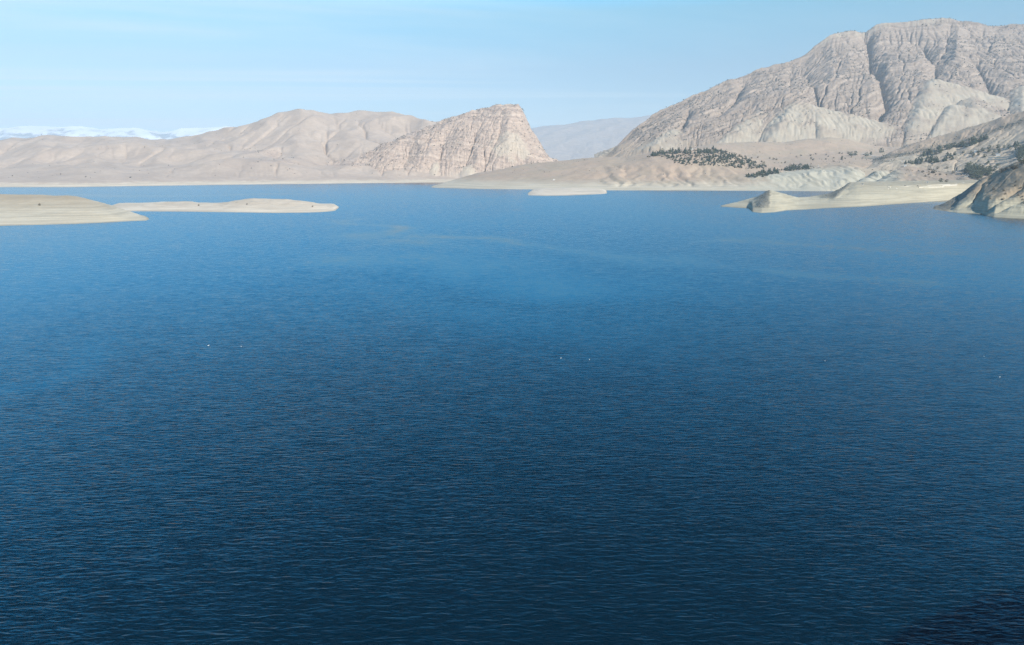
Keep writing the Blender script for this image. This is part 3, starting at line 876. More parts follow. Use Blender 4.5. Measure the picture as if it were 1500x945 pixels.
# near peninsula at the left edge
lo = [(-260, 333, None), (-60, 332, None), (0, 331, None), (17, 330.4, None), (60, 329.5, None), (110, 328, None), (150, 326, None), (190, 324, None), (215, 323.2, None), (229, 322.9, None)]
md = [(-260, 310, 1090), (0, 306, 1090), (60, 306, 1090), (100, 307, 1080), (130, 309, 1075), (160, 313, 1070), (190, 319.5, 1078), (215, 322.5, 1078), (229, 322.8, 1078)]
up = [(-260, 276, 1280), (-100, 282, 1260), (-30, 284, 1240), (0, 284.5, 1230), (30, 285, 1230), (60, 285.5, 1230), (78, 286.5, 1230), (100, 285.8, 1220), (112, 287, 1210), (125, 290.5, 1200), (145, 296, 1190), (170, 303, 1180), (185, 308, 1150), (200, 313.5, 1125), (215, 320, 1100), (229, 322.6, 1084)]
ld = Land([shift(lo, 0, -22, -4), lo, md, up, [(p[0], p[1], p[2] + 120, 10 if p[0] < 130 else -2) for p in up], [(p[0], p[1], p[2] + 260, -4) for p in up]], [4, 60, 50, 16, 6], 340, smooth=2, taper=(0, 0.012))
w = sstep(1.5, 9, ld.Z)
ld.Z += fbm(ld.X / 60, ld.Y / 60, 4) * 1.2 * w
ld.erode(0.001, 0.5, 3, 4, diff=0.2)
st = ld.Z / 3.0; fr = st - np.floor(st)
ld.Z += (sstep(0.3, 0.7, fr) - fr) * 0.9 * w * sstep(30, 18, ld.Z)
L_PEN = ld
ld.build("near_peninsula", M_ISLE)

# long pale island behind it
lo = [(160, 310, None), (195, 309.6, None), (250, 310, None), (320, 310.8, None), (400, 312, None), (450, 311.6, None), (475, 310.6, None), (490, 309, None), (498, 308, None)]
up = [(160, 303.6, 1380), (175, 303.2, 1390), (195, 302, 1400), (220, 299, 1420), (240, 296.3, 1430), (258, 296, 1430), (282, 295.6, 1430), (291, 298, 1420), (305, 298.6, 1410), (320, 299, 1410), (332, 296.5, 1410), (345, 293.8, 1410), (358, 292, 1410), (370, 290.8, 1410), (385, 291.3, 1410), (420, 291.8, 1410), (440, 294, 1390), (460, 297, 1380), (478, 302, 1365), (490, 306, 1350), (498, 307.8, 1345)]
ld = Land([shift(lo, 0, -20, -3), lo, up, [(p[0], p[1], p[2] + 90, 6) for p in up], [(p[0], p[1], p[2] + 170, -4) for p in up]], [4, 60, 14, 8], 340, smooth=2, taper=(0.012, 0.008))
w = sstep(1.5, 8, ld.Z)
ld.Z += fbm(ld.X / 35, ld.Y / 35, 4) * 1.4 * w
ld.erode(0.001, 0.5, 3, 4, diff=0.15)
nz = fbm(ld.X / 14, ld.Y / 14, 3)
px, py = ld.pix()
ld.mask[..., 2] = 0.7 * sstep(0.32, 0.5, nz) * sstep(8, 14, ld.Z)
L_ISLE = ld
ld.build("pale_island", M_PALE)

# hill on the bank behind the drone; its shadow falls on the near water
ys = np.linspace(0, 1, 90)
ld = Land.__new__(Land)
u, v = np.meshgrid(np.linspace(-200, 700, 130), np.linspace(-140, 260, 90), indexing='ij')
d = np.array((30, 17.0)); d /= np.linalg.norm(d); nrm = np.array((d[1], -d[0]))
off = 100 / math.tan(SUN_EL)
ld.X = 87 + off * math.sin(SUN_AZ) + u * d[0] + v * nrm[0]; ld.Y = 103 + off * math.cos(SUN_AZ) + u * d[1] + v * nrm[1]
prof = 104 * np.exp(-(np.where(v < 0, v / 62, v / 190)) ** 2) * sstep(-190, -70, u) * sstep(700, 400, u)
ld.Z = prof - 6 + (ridged(ld.X / 60, ld.Y / 60, 4) - 0.4) * 5 * sstep(5, 30, prof)
ld.mask = np.zeros(ld.X.shape + (4,)); ld.mask[..., 3] = 1
ld.build("bank_hill", M_HEAD)

# ------------------------------------------------------------------ things on the land
LANDS = [L_PROM, L_HEAD, L_RIDGE, L_SHORE]


def spot(px, py, lands=None):
    """nearest surface point seen in a direction"""
    az, te = ray(px, py)
    best = None
    for L in (lands or LANDS):
        if not (L.az[0] <= az <= L.az[-1]):
            continue
        x, y, z = L.locate(px, py)
        r = math.hypot(x, y)
        if abs((z - CAM_H) / r - te) < 3e-4 and (best is None or r < best[0]):
            best = (r, x, y, z)
    if best is None:
        x, y, z = (lands or LANDS)[-1].locate(px, py)
        return x, y, z
    return best[1:]


def mesh_obj(name, verts, faces, mat, parent=None, smooth=False):
    me = bpy.data.meshes.new(name)
    me.from_pydata([tuple(map(float, v)) for v in verts], [], [tuple(map(int, f)) for f in faces])
    me.update()
    if smooth:
        me.polygons.foreach_set("use_smooth", [True] * len(me.polygons))
    me.materials.append(mat)
    o = bpy.data.objects.new(name, me); COL.objects.link(o)
    o.parent = parent
    return o


def empty(name, loc, rz=0.0, label=None, cat=None, group=None):
    o = bpy.data.objects.new(name, None); COL.objects.link(o)
    o.location = loc; o.rotation_euler = (0, 0, rz)
    if label: o["label"] = label
    if cat: o["category"] = cat
    if group: o["group"] = group
    return o


class Geo:
    def __init__(self):
        self.v, self.f = [], []

    def add(self, v, f):
        n = len(self.v)
        self.v += [tuple(p) for p in v]; self.f += [tuple(i + n for i in q) for q in f]

    def box(self, x0, x1, y0, y1, z0, z1):
        self.add([(x0, y0, z0), (x1, y0, z0), (x1, y1, z0), (x0, y1, z0), (x0, y0, z1), (x1, y0, z1), (x1, y1, z1), (x0, y1, z1)],
                 [(3, 2, 1, 0), (4, 5, 6, 7), (0, 1, 5, 4), (1, 2, 6, 5), (2, 3, 7, 6), (3, 0, 4, 7)])

    def tube(self, rings, n=7):
        """rings: (x, y, z, r)"""
        b = len(self.v)
        for x, y, z, r in rings:
            for k in range(n):
                a = 2 * math.pi * k / n
                self.v.append((x + r * math.cos(a), y + r * math.sin(a), z))
        for i in range(len(rings) - 1):
            for k in range(n):
                k2 = (k + 1) % n
                self.f.append((b + i * n + k, b + i * n + k2, b + (i + 1) * n + k2, b + (i + 1) * n + k))
        self.f.append(tuple(b + (len(rings) - 1) * n + k for k in range(n)))

    def lathe_x(self, prof, n=10):
        """closed body along x: (x, z, ry, rz)"""
        b = len(self.v)
        for x, z, ry, rz in prof:
            for k in range(n):
                a = 2 * math.pi * k / n
                self.v.append((x, ry * math.cos(a), z + rz * math.sin(a)))
        for i in range(len(prof) - 1):
            for k in range(n):
                k2 = (k + 1) % n
                self.f.append((b + i * n + k, b + i * n + k2, b + (i + 1) * n + k2, b + (i + 1) * n + k))
        self.f.append(tuple(b + k for k in range(n))[::-1]); self.f.append(tuple(b + (len(prof) - 1) * n + k for k in range(n)))


M_BARK = simple_mat("bark", (0.10, 0.075, 0.055), (0.16, 0.12, 0.09), 3)
M_PINE = simple_mat("pine_foliage", (0.030, 0.050, 0.032), (0.065, 0.085, 0.050), 0.9)
M_OLIVE = simple_mat("grey_green_foliage", (0.060, 0.075, 0.045), (0.105, 0.115, 0.070), 0.9)
M_DRY = simple_mat("dry_shrub_foliage", (0.095, 0.085, 0.060), (0.15, 0.13, 0.095), 1.2)


def tree_meshes(kind, seed):
    """tapered trunk with a few limbs; crown = loose clumps of leaves through its volume"""
    r = random.Random(seed)
    if kind == "pine":
        h, cb, rad = 1.0, 0.08, 0.44
    elif kind == "broad":
        h, cb, rad = 1.0, 0.10, 0.50
    else:
        h, cb, rad = 1.0, 0.05, 0.62
    t = Geo()
    t.tube([(0, 0, -0.15, 0.032), (0, 0, 0.1, 0.028), (0.01, 0.0, 0.5, 0.02), (0.0, 0.01, 0.85, 0.008)], 6)
    for k in range(4):
        a = r.uniform(0, 6.28); z = r.uniform(0.2, 0.6); l = rad * 0.7
        t.tube([(0, 0, z, 0.012), (math.cos(a) * l * 0.5, math.sin(a) * l * 0.5, z + 0.06, 0.008), (math.cos(a) * l, math.sin(a) * l, z + 0.14, 0.003)], 4)
    c = Geo()
    n = 60 if kind != "bush" else 34
    for k in range(n):
        u = r.random()
        z = cb + (h - cb) * (u if kind != "pine" else u ** 1.25)
        f = (z - cb) / (h - cb)
        if kind == "pine":
            rr = rad * (1.05 - f) ** 0.8 * (0.55 + 0.45 * min(1, f * 5))
        else:
            rr = rad * math.sqrt(max(0.04, 1 - (2 * f - 0.9) ** 2)) 
        a = r.uniform(0, 6.28); q = math.sqrt(r.random())
        x, y = rr * q * math.cos(a), rr * q * math.sin(a)
        sz = r.uniform(0.075, 0.15) * (1.0 if kind != "bush" else 1.6) * (1.15 - 0.5 * f)
        # one ragged clump: distorted octahedron
        P = [(1, 0, 0), (0, 1, 0), (-1, 0, 0), (0, -1, 0), (0, 0, 0.8), (0, 0, -0.6)]
        rz = r.uniform(0, 1.5)
        V = []
        for p in P:
            e = r.uniform(0.6, 1.35)
            V.append((x + sz * e * (p[0] * math.cos(rz) - p[1] * math.sin(rz)), y + sz * e * (p[0] * math.sin(rz) + p[1] * math.cos(rz)), z + sz * e * p[2]))
        c.add(V, [(0, 1, 4), (1, 2, 4), (2, 3, 4), (3, 0, 4), (1, 0, 5), (2, 1, 5), (3, 2, 5), (0, 3, 5)])
    return t, c


TREE_LIB = {}


def tree(kind, loc, height, label, group, name, cat):
    key = (kind, random.randrange(5))
    root = empty(name, loc, random.uniform(0, 6.28), label, cat, group)
    s = height
    root.scale = (s * random.uniform(0.85, 1.2), s * random.uniform(0.85, 1.2), s)
    if key not in TREE_LIB:
        t, c = tree_meshes(kind, 100 * key[1] + len(kind))
        mat = {"pine": M_PINE, "broad": M_OLIVE, "bush": M_DRY}[kind]
        a = mesh_obj("trunk", t.v, t.f, M_BARK, root); b = mesh_obj("crown", c.v, c.f, mat, root)
        TREE_LIB[key] = (a, b)
    else:
        for src in TREE_LIB[key]:
            d = src.copy(); COL.objects.link(d); d.parent = root
    return root





def px_size(n, loc):
    """metres spanned by n photo pixels at that distance"""
    return n * math.hypot(loc[0], loc[1]) / FPX


def where(count, f):
    if count < 9:
        return ""
    n = (", left end", ", left of its middle", ", middle", ", right of its middle", ", right end") if count > 30 else (", left part", ", middle part", ", right part")
    return n[min(len(n) - 1, int(len(n) * f))]


def wood(poly, count, kind, hpx, label, group, name, cat, lands=None, mind=1.5, seed=0):
    """trees at random inside a patch of hillside"""
    r = random.Random(seed)
    xs = [p[0] for p in poly]; ys = [p[1] for p in poly]
    x_lo, x_hi = min(xs), max(xs)
    done, tries, pts = 0, 0, []
    while done < count and tries < count * 60:
        tries += 1
        x = r.uniform(min(xs), max(xs)); y = r.uniform(min(ys), max(ys))
        ins = False
        for i in range(len(poly)):
            (x0, y0), (x1, y1) = poly[i - 1], poly[i]
            if (y0 > y) != (y1 > y) and x < (x1 - x0) * (y - y0) / (y1 - y0) + x0:
                ins = not ins
        if not ins or any(math.hypot(x - a, (y - b) * 1.6) < mind for a, b in pts):
            continue
        loc = spot(x, y, lands)
        if loc[2] < 1:
            continue
        pts.append((x, y))
        tree(kind if r.random() < 0.85 else ("broad" if kind == "pine" else "pine" if kind == "broad" else "bush"), loc, px_size(r.uniform(*hpx), loc),
             label + where(count, (x - x_lo) / (x_hi - x_lo)), group, name, cat)
        done += 1


SH = [L_SHORE]
wood([(948, 230), (960, 224), (980, 220.5), (1045, 219), (1058, 222), (1058, 226), (1000, 226), (975, 227), (960, 229)], 62, "pine", (3.2, 5.4),
     "dark pine in the top row of the hill plantation", "pines along the top of the plantation hill", "pine_tree", "tree", SH, 1.1, 1)
wood([(974, 229), (1000, 233), (1030, 234), (1048, 228), (1062, 224), (1085, 231), (1110, 240), (1125, 246), (1105, 248), (1075, 246), (1040, 243), (1000, 242), (985, 237)], 84, "pine", (3.0, 5.2),
     "dark pine in the lower belt of the hill plantation", "pines in the lower belt of the plantation", "pine_tree", "tree", SH, 1.2, 2)
wood([(1092, 262), (1094, 256), (1112, 253), (1140, 249.5), (1170, 244.5), (1190, 244), (1188, 248), (1160, 251), (1130, 257), (1108, 262)], 46, "pine", (3.2, 6.0),
     "dark tree in the row along the pale bluff rim", "trees along the rim of the pale bluff", "pine_tree", "tree", SH, 1.4, 3)
wood([(1080, 228), (1130, 232), (1190, 226), (1250, 224), (1250, 234), (1190, 240), (1140, 240), (1095, 237)], 30, "bush", (1.6, 2.8),
     "low grey brown shrub on the tan slope behind the bluff", "shrubs on the tan slope behind the bluff", "shrub", "shrub", SH, 3.0, 4)
wood([(1322, 240), (1350, 233.5), (1400, 227), (1398, 234), (1380, 239), (1345, 241.5)], 34, "pine", (3.6, 5.2),
     "dark green tree in the flat grove below the brown ridge", "trees of the flat grove below the ridge", "grove_tree", "tree", None, 1.6, 5)
wood([(1350, 227), (1375, 219), (1410, 213), (1445, 203), (1446, 206), (1412, 217), (1378, 225), (1352, 230)], 26, "broad", (4.5, 7.5),
     "tall dark tree in the line climbing the brown ridge foot", "line of tall trees below the ridge", "tall_tree", "tree", None, 1.8, 6)
wood([(1411, 256), (1416, 249), (1440, 247), (1463, 248), (1462, 252), (1447, 258), (1432, 265)], 24, "broad", (7.0, 11.0),
     "large leafy tree in the grove behind the near promontory", "trees of the thick grove behind the promontory", "leafy_tree", "tree", SH, 2.6, 7)
wood([(1484, 214), (1508, 206), (1508, 240), (1490, 236)], 18, "broad", (5.0, 8.0),
     "dark tree in the shaded clump at the right edge of the valley", "trees of the shaded clump at the right edge", "leafy_tree", "tree", None, 2.4, 8)
wood([(1405, 226), (1440, 216), (1478, 216), (1478, 229), (1430, 232)], 16, "broad", (3.0, 4.8),
     "small round tree among the pale valley houses", "small trees among the valley houses", "small_tree", "tree", None, 4.0, 9)
wood([(1462, 254), (1482, 245), (1502, 238), (1502, 242), (1482, 250), (1466, 257)], 9, "bush", (3.0, 4.5),
     "dark bush on the crest of the near promontory", "bushes on the promontory crest", "bush", "bush", [L_PROM], 2.5, 10)
wood([(1445, 300), (1455, 275), (1500, 255), (1500, 300)], 12, "bush", (1.6, 3.0),
     "small dry bush on the sunlit slope of the near promontory", "dry bushes on the promontory slope", "bush", "bush", [L_PROM], 5.0, 11)
wood([(1335, 247), (1400, 246), (1410, 258), (1360, 262)], 14, "bush", (1.5, 3.2),
     "low bush on the pale field above the track", "bushes on the pale field above the track", "bush", "bush", None, 4.0, 12)
for (x, y, kd, hp, lb) in ((1246, 228.5, "broad", 5.5, "left and larger tree of the lone pair on the tan slope below the mountain gully"),
                           (1253, 228, "broad", 5.8, "right tree of the lone pair on the tan slope below the mountain gully"),
                           (1269, 229, "broad", 4.8, "round lone tree on the tan slope between the pair of trees and a slim tree"),
                           (1275.5, 227, "pine", 4.6, "slim lone tree standing right of the round tree on the tan slope"),
                           (1291, 224, "broad", 6.2, "dark lone tree at the foot of the pale gullied slope"),
                           (1233, 233, "pine", 4.4, "small pointed tree at the front of the tan slope"),
                           (1378, 267, "broad", 5.0, "bigger of two round bushes beside the pale track on the plateau"),
                           (1386.5, 267, "bush", 3.6, "smaller of two round bushes beside the pale track on the plateau"),
                           (1367, 254, "bush", 4.6, "dark purple brown thicket on the pale field above the plateau")):
    loc = spot(x, y)
    tree(kd, loc, px_size(hp, loc), lb, None, "lone_tree" if kd != "bush" else "bush", "tree" if kd != "bush" else "bush")
for (x, y, L, hp, lb) in ((58, 301, L_PEN, 2.4, "single dry shrub on the tan slope of the near left peninsula"),
                          (291, 301.5, L_ISLE, 2.0, "shrub on the saddle of the long pale island"),
                          (362, 300, L_ISLE, 2.0, "shrub below the highest hump of the long pale island"),
                          (458, 303, L_ISLE, 1.8, "shrub near the right tip of the long pale island")):
    loc = L.locate(x, y)
    tree("bush", loc, px_size(hp, loc), lb, None, "shrub", "shrub")

# ---- countless low scrub on the mountain and the rocky hill
M_SCRUB = simple_mat("scrub", (0.050, 0.055, 0.040), (0.10, 0.095, 0.07), 0.02)


def scrub(name, L, count, size, weight, seed):
    r = np.random.default_rng(seed)
    W = weight.copy(); W[:, -20:] = 0
    cell = np.zeros_like(W)
    cell[:-1, :-1] = (L.R[:-1, 1:] - L.R[:-1, :-1]) * L.R[:-1, :-1]
    W = (W * cell).ravel(); W = np.maximum(W, 0); W /= W.sum()
    k = r.choice(W.size, count, p=W)
    c = np.stack([L.X.ravel()[k], L.Y.ravel()[k], L.Z.ravel()[k]], -1)
    c[:, :2] += r.normal(0, 5, (count, 2))
    s = r.uniform(size[0], size[1], count) * r.choice([1, 1, 1, 1.5], count)
    base = np.array([(1, 0, 0), (0, 1, 0), (-1, 0, 0), (0, -1, 0), (0, 0, 0.75), (0, 0, -0.6)])
    V = base[None] * s[:, None, None] * r.uniform(0.6, 1.3, (count, 6, 1)) * 0.5
    V = V + c[:, None, :] + np.array([0, 0, 0.3])[None, None] * s[:, None, None]
    F0 = np.array([(0, 1, 4), (1, 2, 4), (2, 3, 4), (3, 0, 4), (1, 0, 5), (2, 1, 5), (3, 2, 5), (0, 3, 5)])
    F = (F0[None] + 6 * np.arange(count)[:, None, None]).reshape(-1, 3)
    me = bpy.data.meshes.new(name)
    me.vertices.add(count * 6); me.vertices.foreach_set("co", V.astype(np.float32).ravel())
    me.loops.add(F.size); me.loops.foreach_set("vertex_index", F.astype(np.int32).ravel())
    me.polygons.add(len(F))
    me.polygons.foreach_set("loop_start", np.arange(0, F.size, 3, dtype=np.int32))
    me.polygons.foreach_set("loop_total", np.full(len(F), 3, dtype=np.int32))
    me.update(calc_edges=True)
    me.materials.append(M_SCRUB)
    o = bpy.data.objects.new(name, me); COL.objects.link(o)
    o["kind"] = "stuff"


L = L_MOUNT
scrub("mountain_scrub", L, 15000, (4.5, 9.5), (L.mask[..., 0] ** 2 + 0.03) * sstep(0.1, 0.7, 0.5 + fbm(L.X / 160, L.Y / 160, 4)) * (L.Z > 100), 3)
L = L_ROCKHILL
scrub("rocky_hill_scrub", L, 3200, (3.0, 6.0), (L.mask[..., 0] + 0.02) * (1 - 0.9 * L.mask[..., 1]) * sstep(0.1, 0.7, 0.5 + fbm(L.X / 110, L.Y / 110, 4)) * (L.Z > 25), 4)
L = L_FARHILL
scrub("beige_hill_scrub", L, 1100, (3.0, 6.0), (L.mask[..., 0] ** 2 + 0.01) * sstep(0.4, 0.8, 0.5 + fbm(L.X / 150, L.Y / 150, 4)) * (L.Z > 30), 5)
L = L_RIDGE
scrub("ridge_scrub", L, 2200, (1.8, 4.0), (L.mask[..., 2] + 0.05) * (L.Z > 60), 6)
def in_poly(px, py, poly):
    ins = np.zeros(px.shape, bool)
    for i in range(len(poly)):
        (x0, y0), (x1, y1) = poly[i - 1], poly[i]
        ins ^= ((y0 > py) != (y1 > py)) & (px < (x1 - x0) * (py - y0) / (y1 - y0 + 1e-9) + x0)
    return ins


L = L_SHORE
qx, qy = L.pix()
und = np.zeros(qx.shape)
for poly in ([(948, 231), (960, 224.5), (980, 221), (1045, 219.5), (1062, 222), (1085, 231), (1112, 240), (1128, 246), (1105, 248), (1075, 246.5), (1040, 243), (1000, 242), (980, 236), (970, 229)],
             [(1094, 261), (1096, 256), (1112, 253), (1140, 249.5), (1170, 244.5), (1190, 244), (1188, 248), (1160, 251), (1130, 256), (1108, 261)],
             [(1322, 240), (1350, 233.5), (1400, 227), (1398, 234), (1380, 239), (1345, 241.5)],
             [(1411, 256), (1416, 249), (1440, 247), (1463, 248), (1462, 252), (1447, 258), (1432, 265)]):
    und = np.maximum(und, in_poly(qx, qy, poly) * (L.R < 3450 / math.cos(0.6)))
scrub("undergrowth", L, 2600, (4.5, 8.5), und * sstep(-0.25, 0.2, fbm(L.X / 45, L.Y / 45, 3)), 9)
L = L_SHORE
scrub("shore_scrub", L, 1500, (1.6, 3.6), (L.mask[..., 2] + 0.06) * sstep(0.4, 0.7, 0.5 + fbm(L.X / 90, L.Y / 90, 4)) * (L.Z > 45), 7)

# ---- houses
M_WALL = simple_mat("white_render", (0.72, 0.70, 0.66), (0.80, 0.78, 0.74), 0.6)
M_ROOF = simple_mat("flat_roof_concrete", (0.50, 0.48, 0.44), (0.60, 0.57, 0.52), 0.8)
M_DOOR = simple_mat("dark_door_paint", (0.06, 0.05, 0.045), (0.09, 0.075, 0.06), 1.0)
M_GLASS = simple_mat("dark_window_glass", (0.03, 0.04, 0.05), (0.05, 0.06, 0.07), 1.0, 0.2)
M_STONE = simple_mat("pale_stone", (0.52, 0.48, 0.40), (0.66, 0.62, 0.54), 0.7)


def house(x, y, w, d, h, label, rz=0.0):
    loc = spot(x, y)
    a = math.atan2(loc[0], loc[1])
    root = empty("flat_roofed_house", loc, -a + rz, label, "house")
    g = Geo(); g.box(-w / 2, w / 2, -d / 2, d / 2, -3.0, h)
    mesh_obj("wall", g.v, g.f, M_WALL, root)
    g = Geo(); g.box(-w / 2 - 0.35, w / 2 + 0.35, -d / 2 - 0.35, d / 2 + 0.35, h + 0.01, h + 0.35)
    g.box(-w / 2 - 0.35, w / 2 + 0.35, -d / 2 - 0.35, -d / 2 - 0.1, h + 0.36, h + 0.8)
    mesh_obj("roof", g.v, g.f, M_ROOF, root)
    g = Geo(); g.box(-0.6, 0.6, -d / 2 - 0.06, -d / 2 - 0.003, 0.0, 2.2)
    mesh_obj("door", g.v, g.f, M_DOOR, root)
    for sx in (-0.32, 0.32):
        g = Geo(); g.box(sx * w - 0.6, sx * w + 0.6, -d / 2 - 0.05, -d / 2 - 0.003, 1.0, 2.2)
        mesh_obj("window", g.v, g.f, M_GLASS, root)


house(1013, 220, 10, 8, 7.5, "white house among the dark pines on top of the plantation hill")
house(1326, 243.5, 9, 7, 5.0, "small bright white house at the left end of the flat grove")
house(1358.5, 267.8, 5.5, 5, 3.6, "little white hut above the pale track on the plateau")
house(1263, 270.5, 5.0, 4, 3.0, "white hut at the left end of the plateau beside the dark gully")
house(1429, 222.5, 9, 7, 6.5, "narrow white house among small trees at the foot of the brown ridge")
house(1462, 227.5, 13, 8, 5.5, "long white house at the top of the pale terraces")
house(1497, 233.5, 8, 7, 5.0, "white house half hidden in the dark trees at the right edge")
house(811.5, 264, 8, 5, 3.5, "lone white hut on the bare brown plain behind the low spit")
house(1198, 243.5, 7, 5, 3.2, "tiny white hut on the rim of the pale gullied bluff")

# ---- track, terrace walls, boulders and parked cars on the plateau


def draped(name, pts, width, up, mat, thick=0.0, lands=None):
    P = [np.array(spot(x, y, lands)) for x, y in pts]
    Q = []
    for a, b in zip(P[:-1], P[1:]):
        n = max(2, int(np.linalg.norm(b - a) / 6))
        for k in range(n):
            Q.append(a + (b - a) * k / n)
    Q.append(P[-1])
    V, F = [], []
    for i, q in enumerate(Q):
        t = Q[min(i + 1, len(Q) - 1)] - Q[max(i - 1, 0)]
        n = np.array((-t[1], t[0])); n = n / (np.linalg.norm(n) + 1e-9) * width / 2
        for sgn in (1, -1):
            V.append((q[0] + sgn * n[0], q[1] + sgn * n[1], q[2] + up))
            V.append((q[0] + sgn * n[0], q[1] + sgn * n[1], q[2] - 1.5))
    for i in range(len(Q) - 1):
        a, b = 4 * i, 4 * i + 4
        F += [(a, b, b + 2, a + 2), (a + 1, a, a + 2, a + 3)[:0] or (a, a + 1, b + 1, b), (a + 2, b + 2, b + 3, a + 3)]
    return mesh_obj(name, V, F, mat)


M_TRACK = simple_mat("pale_gravel", (0.58, 0.54, 0.46), (0.68, 0.63, 0.54), 0.3)
for pts, w_ in (([(1300, 273.6), (1330, 272.6), (1360, 271.6), (1390, 270.2), (1412, 267.5)], 5.0),
                ([(1404, 262), (1420, 257), (1398, 250.5), (1370, 249.5), (1345, 250)], 4.5),
                ([(1400, 243), (1425, 240.5), (1450, 239.5), (1478, 238)], 5.0),
                ([(1262, 225), (1285, 229.5), (1310, 231.5), (1330, 229), (1350, 226)], 4.5)):
    draped("track", pts, w_, 0.35, M_TRACK)["kind"] = "structure"
for pts, lb in (([(1346, 275.2), (1382, 274.4)], "low pale terrace wall below the track on the plateau"),
                ([(1380, 272.6), (1402, 271.2)], "shorter pale terrace wall at the right end of the track"),
                ([(1448, 231.5), (1476, 230.5)], "upper pale terrace wall below the long white house"),
                ([(1446, 234.2), (1478, 233.6)], "lower pale terrace wall below the long white house")):
    o = draped("terrace_wall", pts, 1.0, 2.2, M_STONE)
    o["label"] = lb; o["category"] = "wall"


def boulder(x, y, s, label):
    loc = spot(x, y)
    bm_v, bm_f = [], []
    n, m = 8, 5
    r = random.Random(int(x))
    for i in range(m):
        ph = -0.5 + math.pi * 0.5 * (i + 0.01) / (m - 1) * 1.3
        for k in range(n):
            a = 2 * math.pi * k / n; e = r.uniform(0.8, 1.15)
            bm_v.append((s * e * math.cos(ph) * math.cos(a), s * 0.8 * e * math.cos(ph) * math.sin(a), s * 0.7 * e * math.sin(ph)))
    for i in range(m - 1):
        for k in range(n):
            bm_f.append((i * n + k, i * n + (k + 1) % n, (i + 1) * n + (k + 1) % n, (i + 1) * n + k))
    bm_f.append(tuple((m - 1) * n + k for k in range(n)))
    o = mesh_obj("boulder", bm_v, bm_f, M_STONE)
    o.location = loc; o["label"] = label; o["category"] = "boulder"


boulder(1303.5, 274.6, 2.4, "upper white boulder at the left start of the track")
boulder(1301, 277, 1.8, "lower white boulder at the left start of the track")
boulder(1313, 276.6, 2.2, "white boulder right of the two at the start of the track")

M_CARDARK = simple_mat("dark_car_paint", (0.030, 0.035, 0.045), (0.05, 0.055, 0.065), 0.5, 0.35)
M_CARBROWN = simple_mat("brown_car_paint", (0.10, 0.075, 0.06), (0.13, 0.10, 0.08), 0.5, 0.4)
M_TYRE = simple_mat("tyre_rubber", (0.02, 0.02, 0.02), (0.035, 0.035, 0.035), 2)


def car(x, y, label, mat, ln=5.0):
    loc = spot(x, y)
    a = math.atan2(loc[0], loc[1])
    root = empty("parked_car", (loc[0], loc[1], loc[2] + 0.35), -a, label, "car")
    prof = [(-ln / 2, 0.45), (-ln / 2, 0.95), (-ln * 0.30, 1.05), (ln * 0.28, 1.05), (ln / 2, 0.9), (ln / 2, 0.45)]
    v = [(p[0], -0.9, p[1]) for p in prof] + [(p[0], 0.9, p[1]) for p in prof]
    n = len(prof)
    f = [tuple(range(n))[::-1], tuple(range(n, 2 * n))] + [(i, (i + 1) % n, n + (i + 1) % n, n + i) for i in range(n)]
    mesh_obj("body", v, f, mat, root)
    prof = [(-ln * 0.38, 1.06), (-ln * 0.30, 1.75), (ln * 0.06, 1.78), (ln * 0.20, 1.06)]
    v = [(p[0], -0.78, p[1]) for p in prof] + [(p[0], 0.78, p[1]) for p in prof]
    n = 4
    f = [tuple(range(n))[::-1], tuple(range(n, 2 * n))] + [(i, (i + 1) % n, n + (i + 1) % n, n + i) for i in range(n)]
    cab = mesh_obj("cabin", v, f, mat, root)
    g = Geo(); g.box(-ln * 0.29, ln * 0.07, -0.80, -0.783, 1.2, 1.62)
    mesh_obj("side_window", g.v, g.f, M_GLASS, root)
    for wx in (-ln * 0.3, ln * 0.31):
        for wy in (-0.82, 0.82):
            g = Geo()
            k = 14
            g.v = [(wx + 0.36 * math.cos(2 * math.pi * i / k), wy + s_ * 0.11, 0.36 + 0.36 * math.sin(2 * math.pi * i / k)) for s_ in (-1, 1) for i in range(k)]
            g.f = [tuple(range(k)), tuple(range(k, 2 * k))[::-1]] + [(i, k + i, k + (i + 1) % k, (i + 1) % k) for i in range(k)]
            mesh_obj("wheel", g.v, g.f, M_TYRE, root)


car(1326, 273, "dark car parked beside the pale track near its left end", M_CARDARK, 6.0)
car(1344.5, 273, "brown car parked beside the middle of the pale track", M_CARBROWN, 4.6)

# ---- white water birds resting on the lake
M_FEATHER = simple_mat("white_feathers", (0.80, 0.80, 0.78), (0.88, 0.88, 0.86), 3)
M_GREYW = simple_mat("pale_grey_wing", (0.60, 0.61, 0.62), (0.72, 0.72, 0.73), 3)
M_BEAK = simple_mat("yellow_beak", (0.55, 0.35, 0.06), (0.62, 0.42, 0.08), 3)
BIRD = None


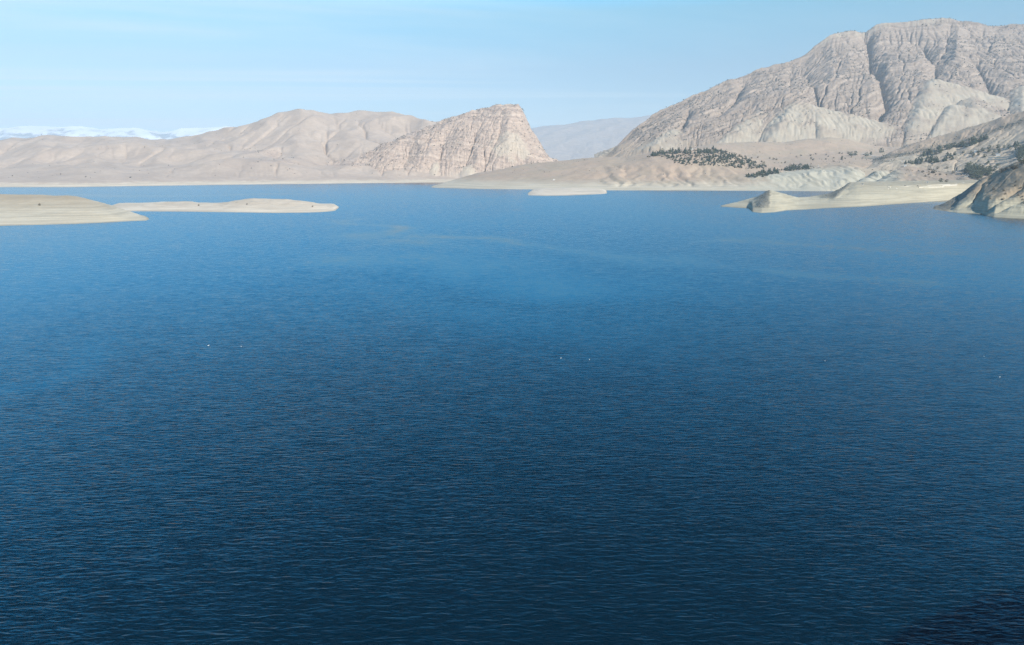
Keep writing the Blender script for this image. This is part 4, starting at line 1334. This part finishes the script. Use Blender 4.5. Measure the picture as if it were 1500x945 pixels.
def bird(px, py, rz, size, label):
    global BIRD
    x, y = water_point(px, py)
    root = empty("white_waterbird", (x, y, 0), rz, label, "bird", "white birds resting on the lake")
    root.scale = (size * 0.72,) * 3
    if BIRD is None:
        g = Geo()
        g.lathe_x([(-0.52, 0.17, 0.02, 0.01), (-0.40, 0.13, 0.07, 0.05), (-0.2, 0.08, 0.15, 0.13), (0.05, 0.07, 0.18, 0.16), (0.22, 0.12, 0.13, 0.14),
                   (0.30, 0.26, 0.075, 0.09), (0.33, 0.36, 0.07, 0.08), (0.40, 0.40, 0.06, 0.06), (0.45, 0.39, 0.02, 0.02)])
        b = mesh_obj("body", g.v, g.f, M_FEATHER, root, True)
        parts = [b]
        for sy in (1, -1):
            g = Geo()
            v = [(0.16, sy * 0.13, 0.20), (0.0, sy * 0.19, 0.20), (-0.35, sy * 0.14, 0.18), (-0.60, sy * 0.05, 0.20), (-0.30, sy * 0.07, 0.25), (0.05, sy * 0.10, 0.26)]
            v += [(p[0], p[1] - sy * 0.02, p[2] - 0.03) for p in v]
            n = 6
            g.add(v, [tuple(range(n)), tuple(range(n, 2 * n))[::-1]] + [(i, n + i, n + (i + 1) % n, (i + 1) % n) for i in range(n)])
            parts.append(mesh_obj("wing", g.v, g.f, M_GREYW, root))
        g = Geo(); g.lathe_x([(0.44, 0.385, 0.016, 0.018), (0.52, 0.375, 0.004, 0.004)], 6)
        parts.append(mesh_obj("beak", g.v, g.f, M_BEAK, root))
        BIRD = parts
    else:
        for p in BIRD:
            d = p.copy(); COL.objects.link(d); d.parent = root


bird(305.5, 506.5, 0.3, 1.25, "brightest white bird on open water in the left part of the lake")
bird(353.5, 508, 2.6, 0.9, "fainter white bird just right of the brightest one on the left of the lake")
bird(821.5, 525, 0.9, 1.0, "left of two white birds close together in the middle of the lake")
bird(863.5, 527.5, 1.7, 1.15, "right of two white birds close together in the middle of the lake")
bird(1208.5, 529, 1.4, 0.8, "small white bird alone right of the middle of the lake")
bird(1441.5, 522.5, 1.5, 0.85, "upper of two white birds near the right edge of the lake")
bird(1464.5, 552.5, 0.2, 0.85, "lower of two white birds near the right edge of the lake")

# ------------------------------------------------------------------ air
def haze(x0, x1, y0, y1, z0, z1, density):
    me = bpy.data.meshes.new("haze")
    v = [(x, y, z) for z in (z0, z1) for (x, y) in ((x0, y0), (x1, y0), (x1, y1), (x0, y1))]
    me.from_pydata(v, [], [(3, 2, 1, 0), (4, 5, 6, 7), (0, 1, 5, 4), (1, 2, 6, 5), (2, 3, 7, 6), (3, 0, 4, 7)])
    m = bpy.data.materials.new("haze_air"); m.use_nodes = True
    nt = m.node_tree
    for n in list(nt.nodes):
        nt.nodes.remove(n)
    out = nt.nodes.new("ShaderNodeOutputMaterial")
    pv = nt.nodes.new("ShaderNodeVolumePrincipled")
    pv.inputs["Color"].default_value = (0.72, 0.87, 1.0, 1)
    pv.inputs["Density"].default_value = density
    pv.inputs["Density Attribute"].default_value = ""
    pv.inputs["Temperature Attribute"].default_value = ""
    pv.inputs["Anisotropy"].default_value = 0.0
    nt.links.new(pv.outputs[0], out.inputs["Volume"])
    m.cycles.homogeneous_volume = True
    me.materials.append(m)
    o = bpy.data.objects.new("haze", me); COL.objects.link(o)
    o["kind"] = "stuff"
    return o


haze(-28000, 28000, -2000, 38000, -60, 1450, 5e-5)
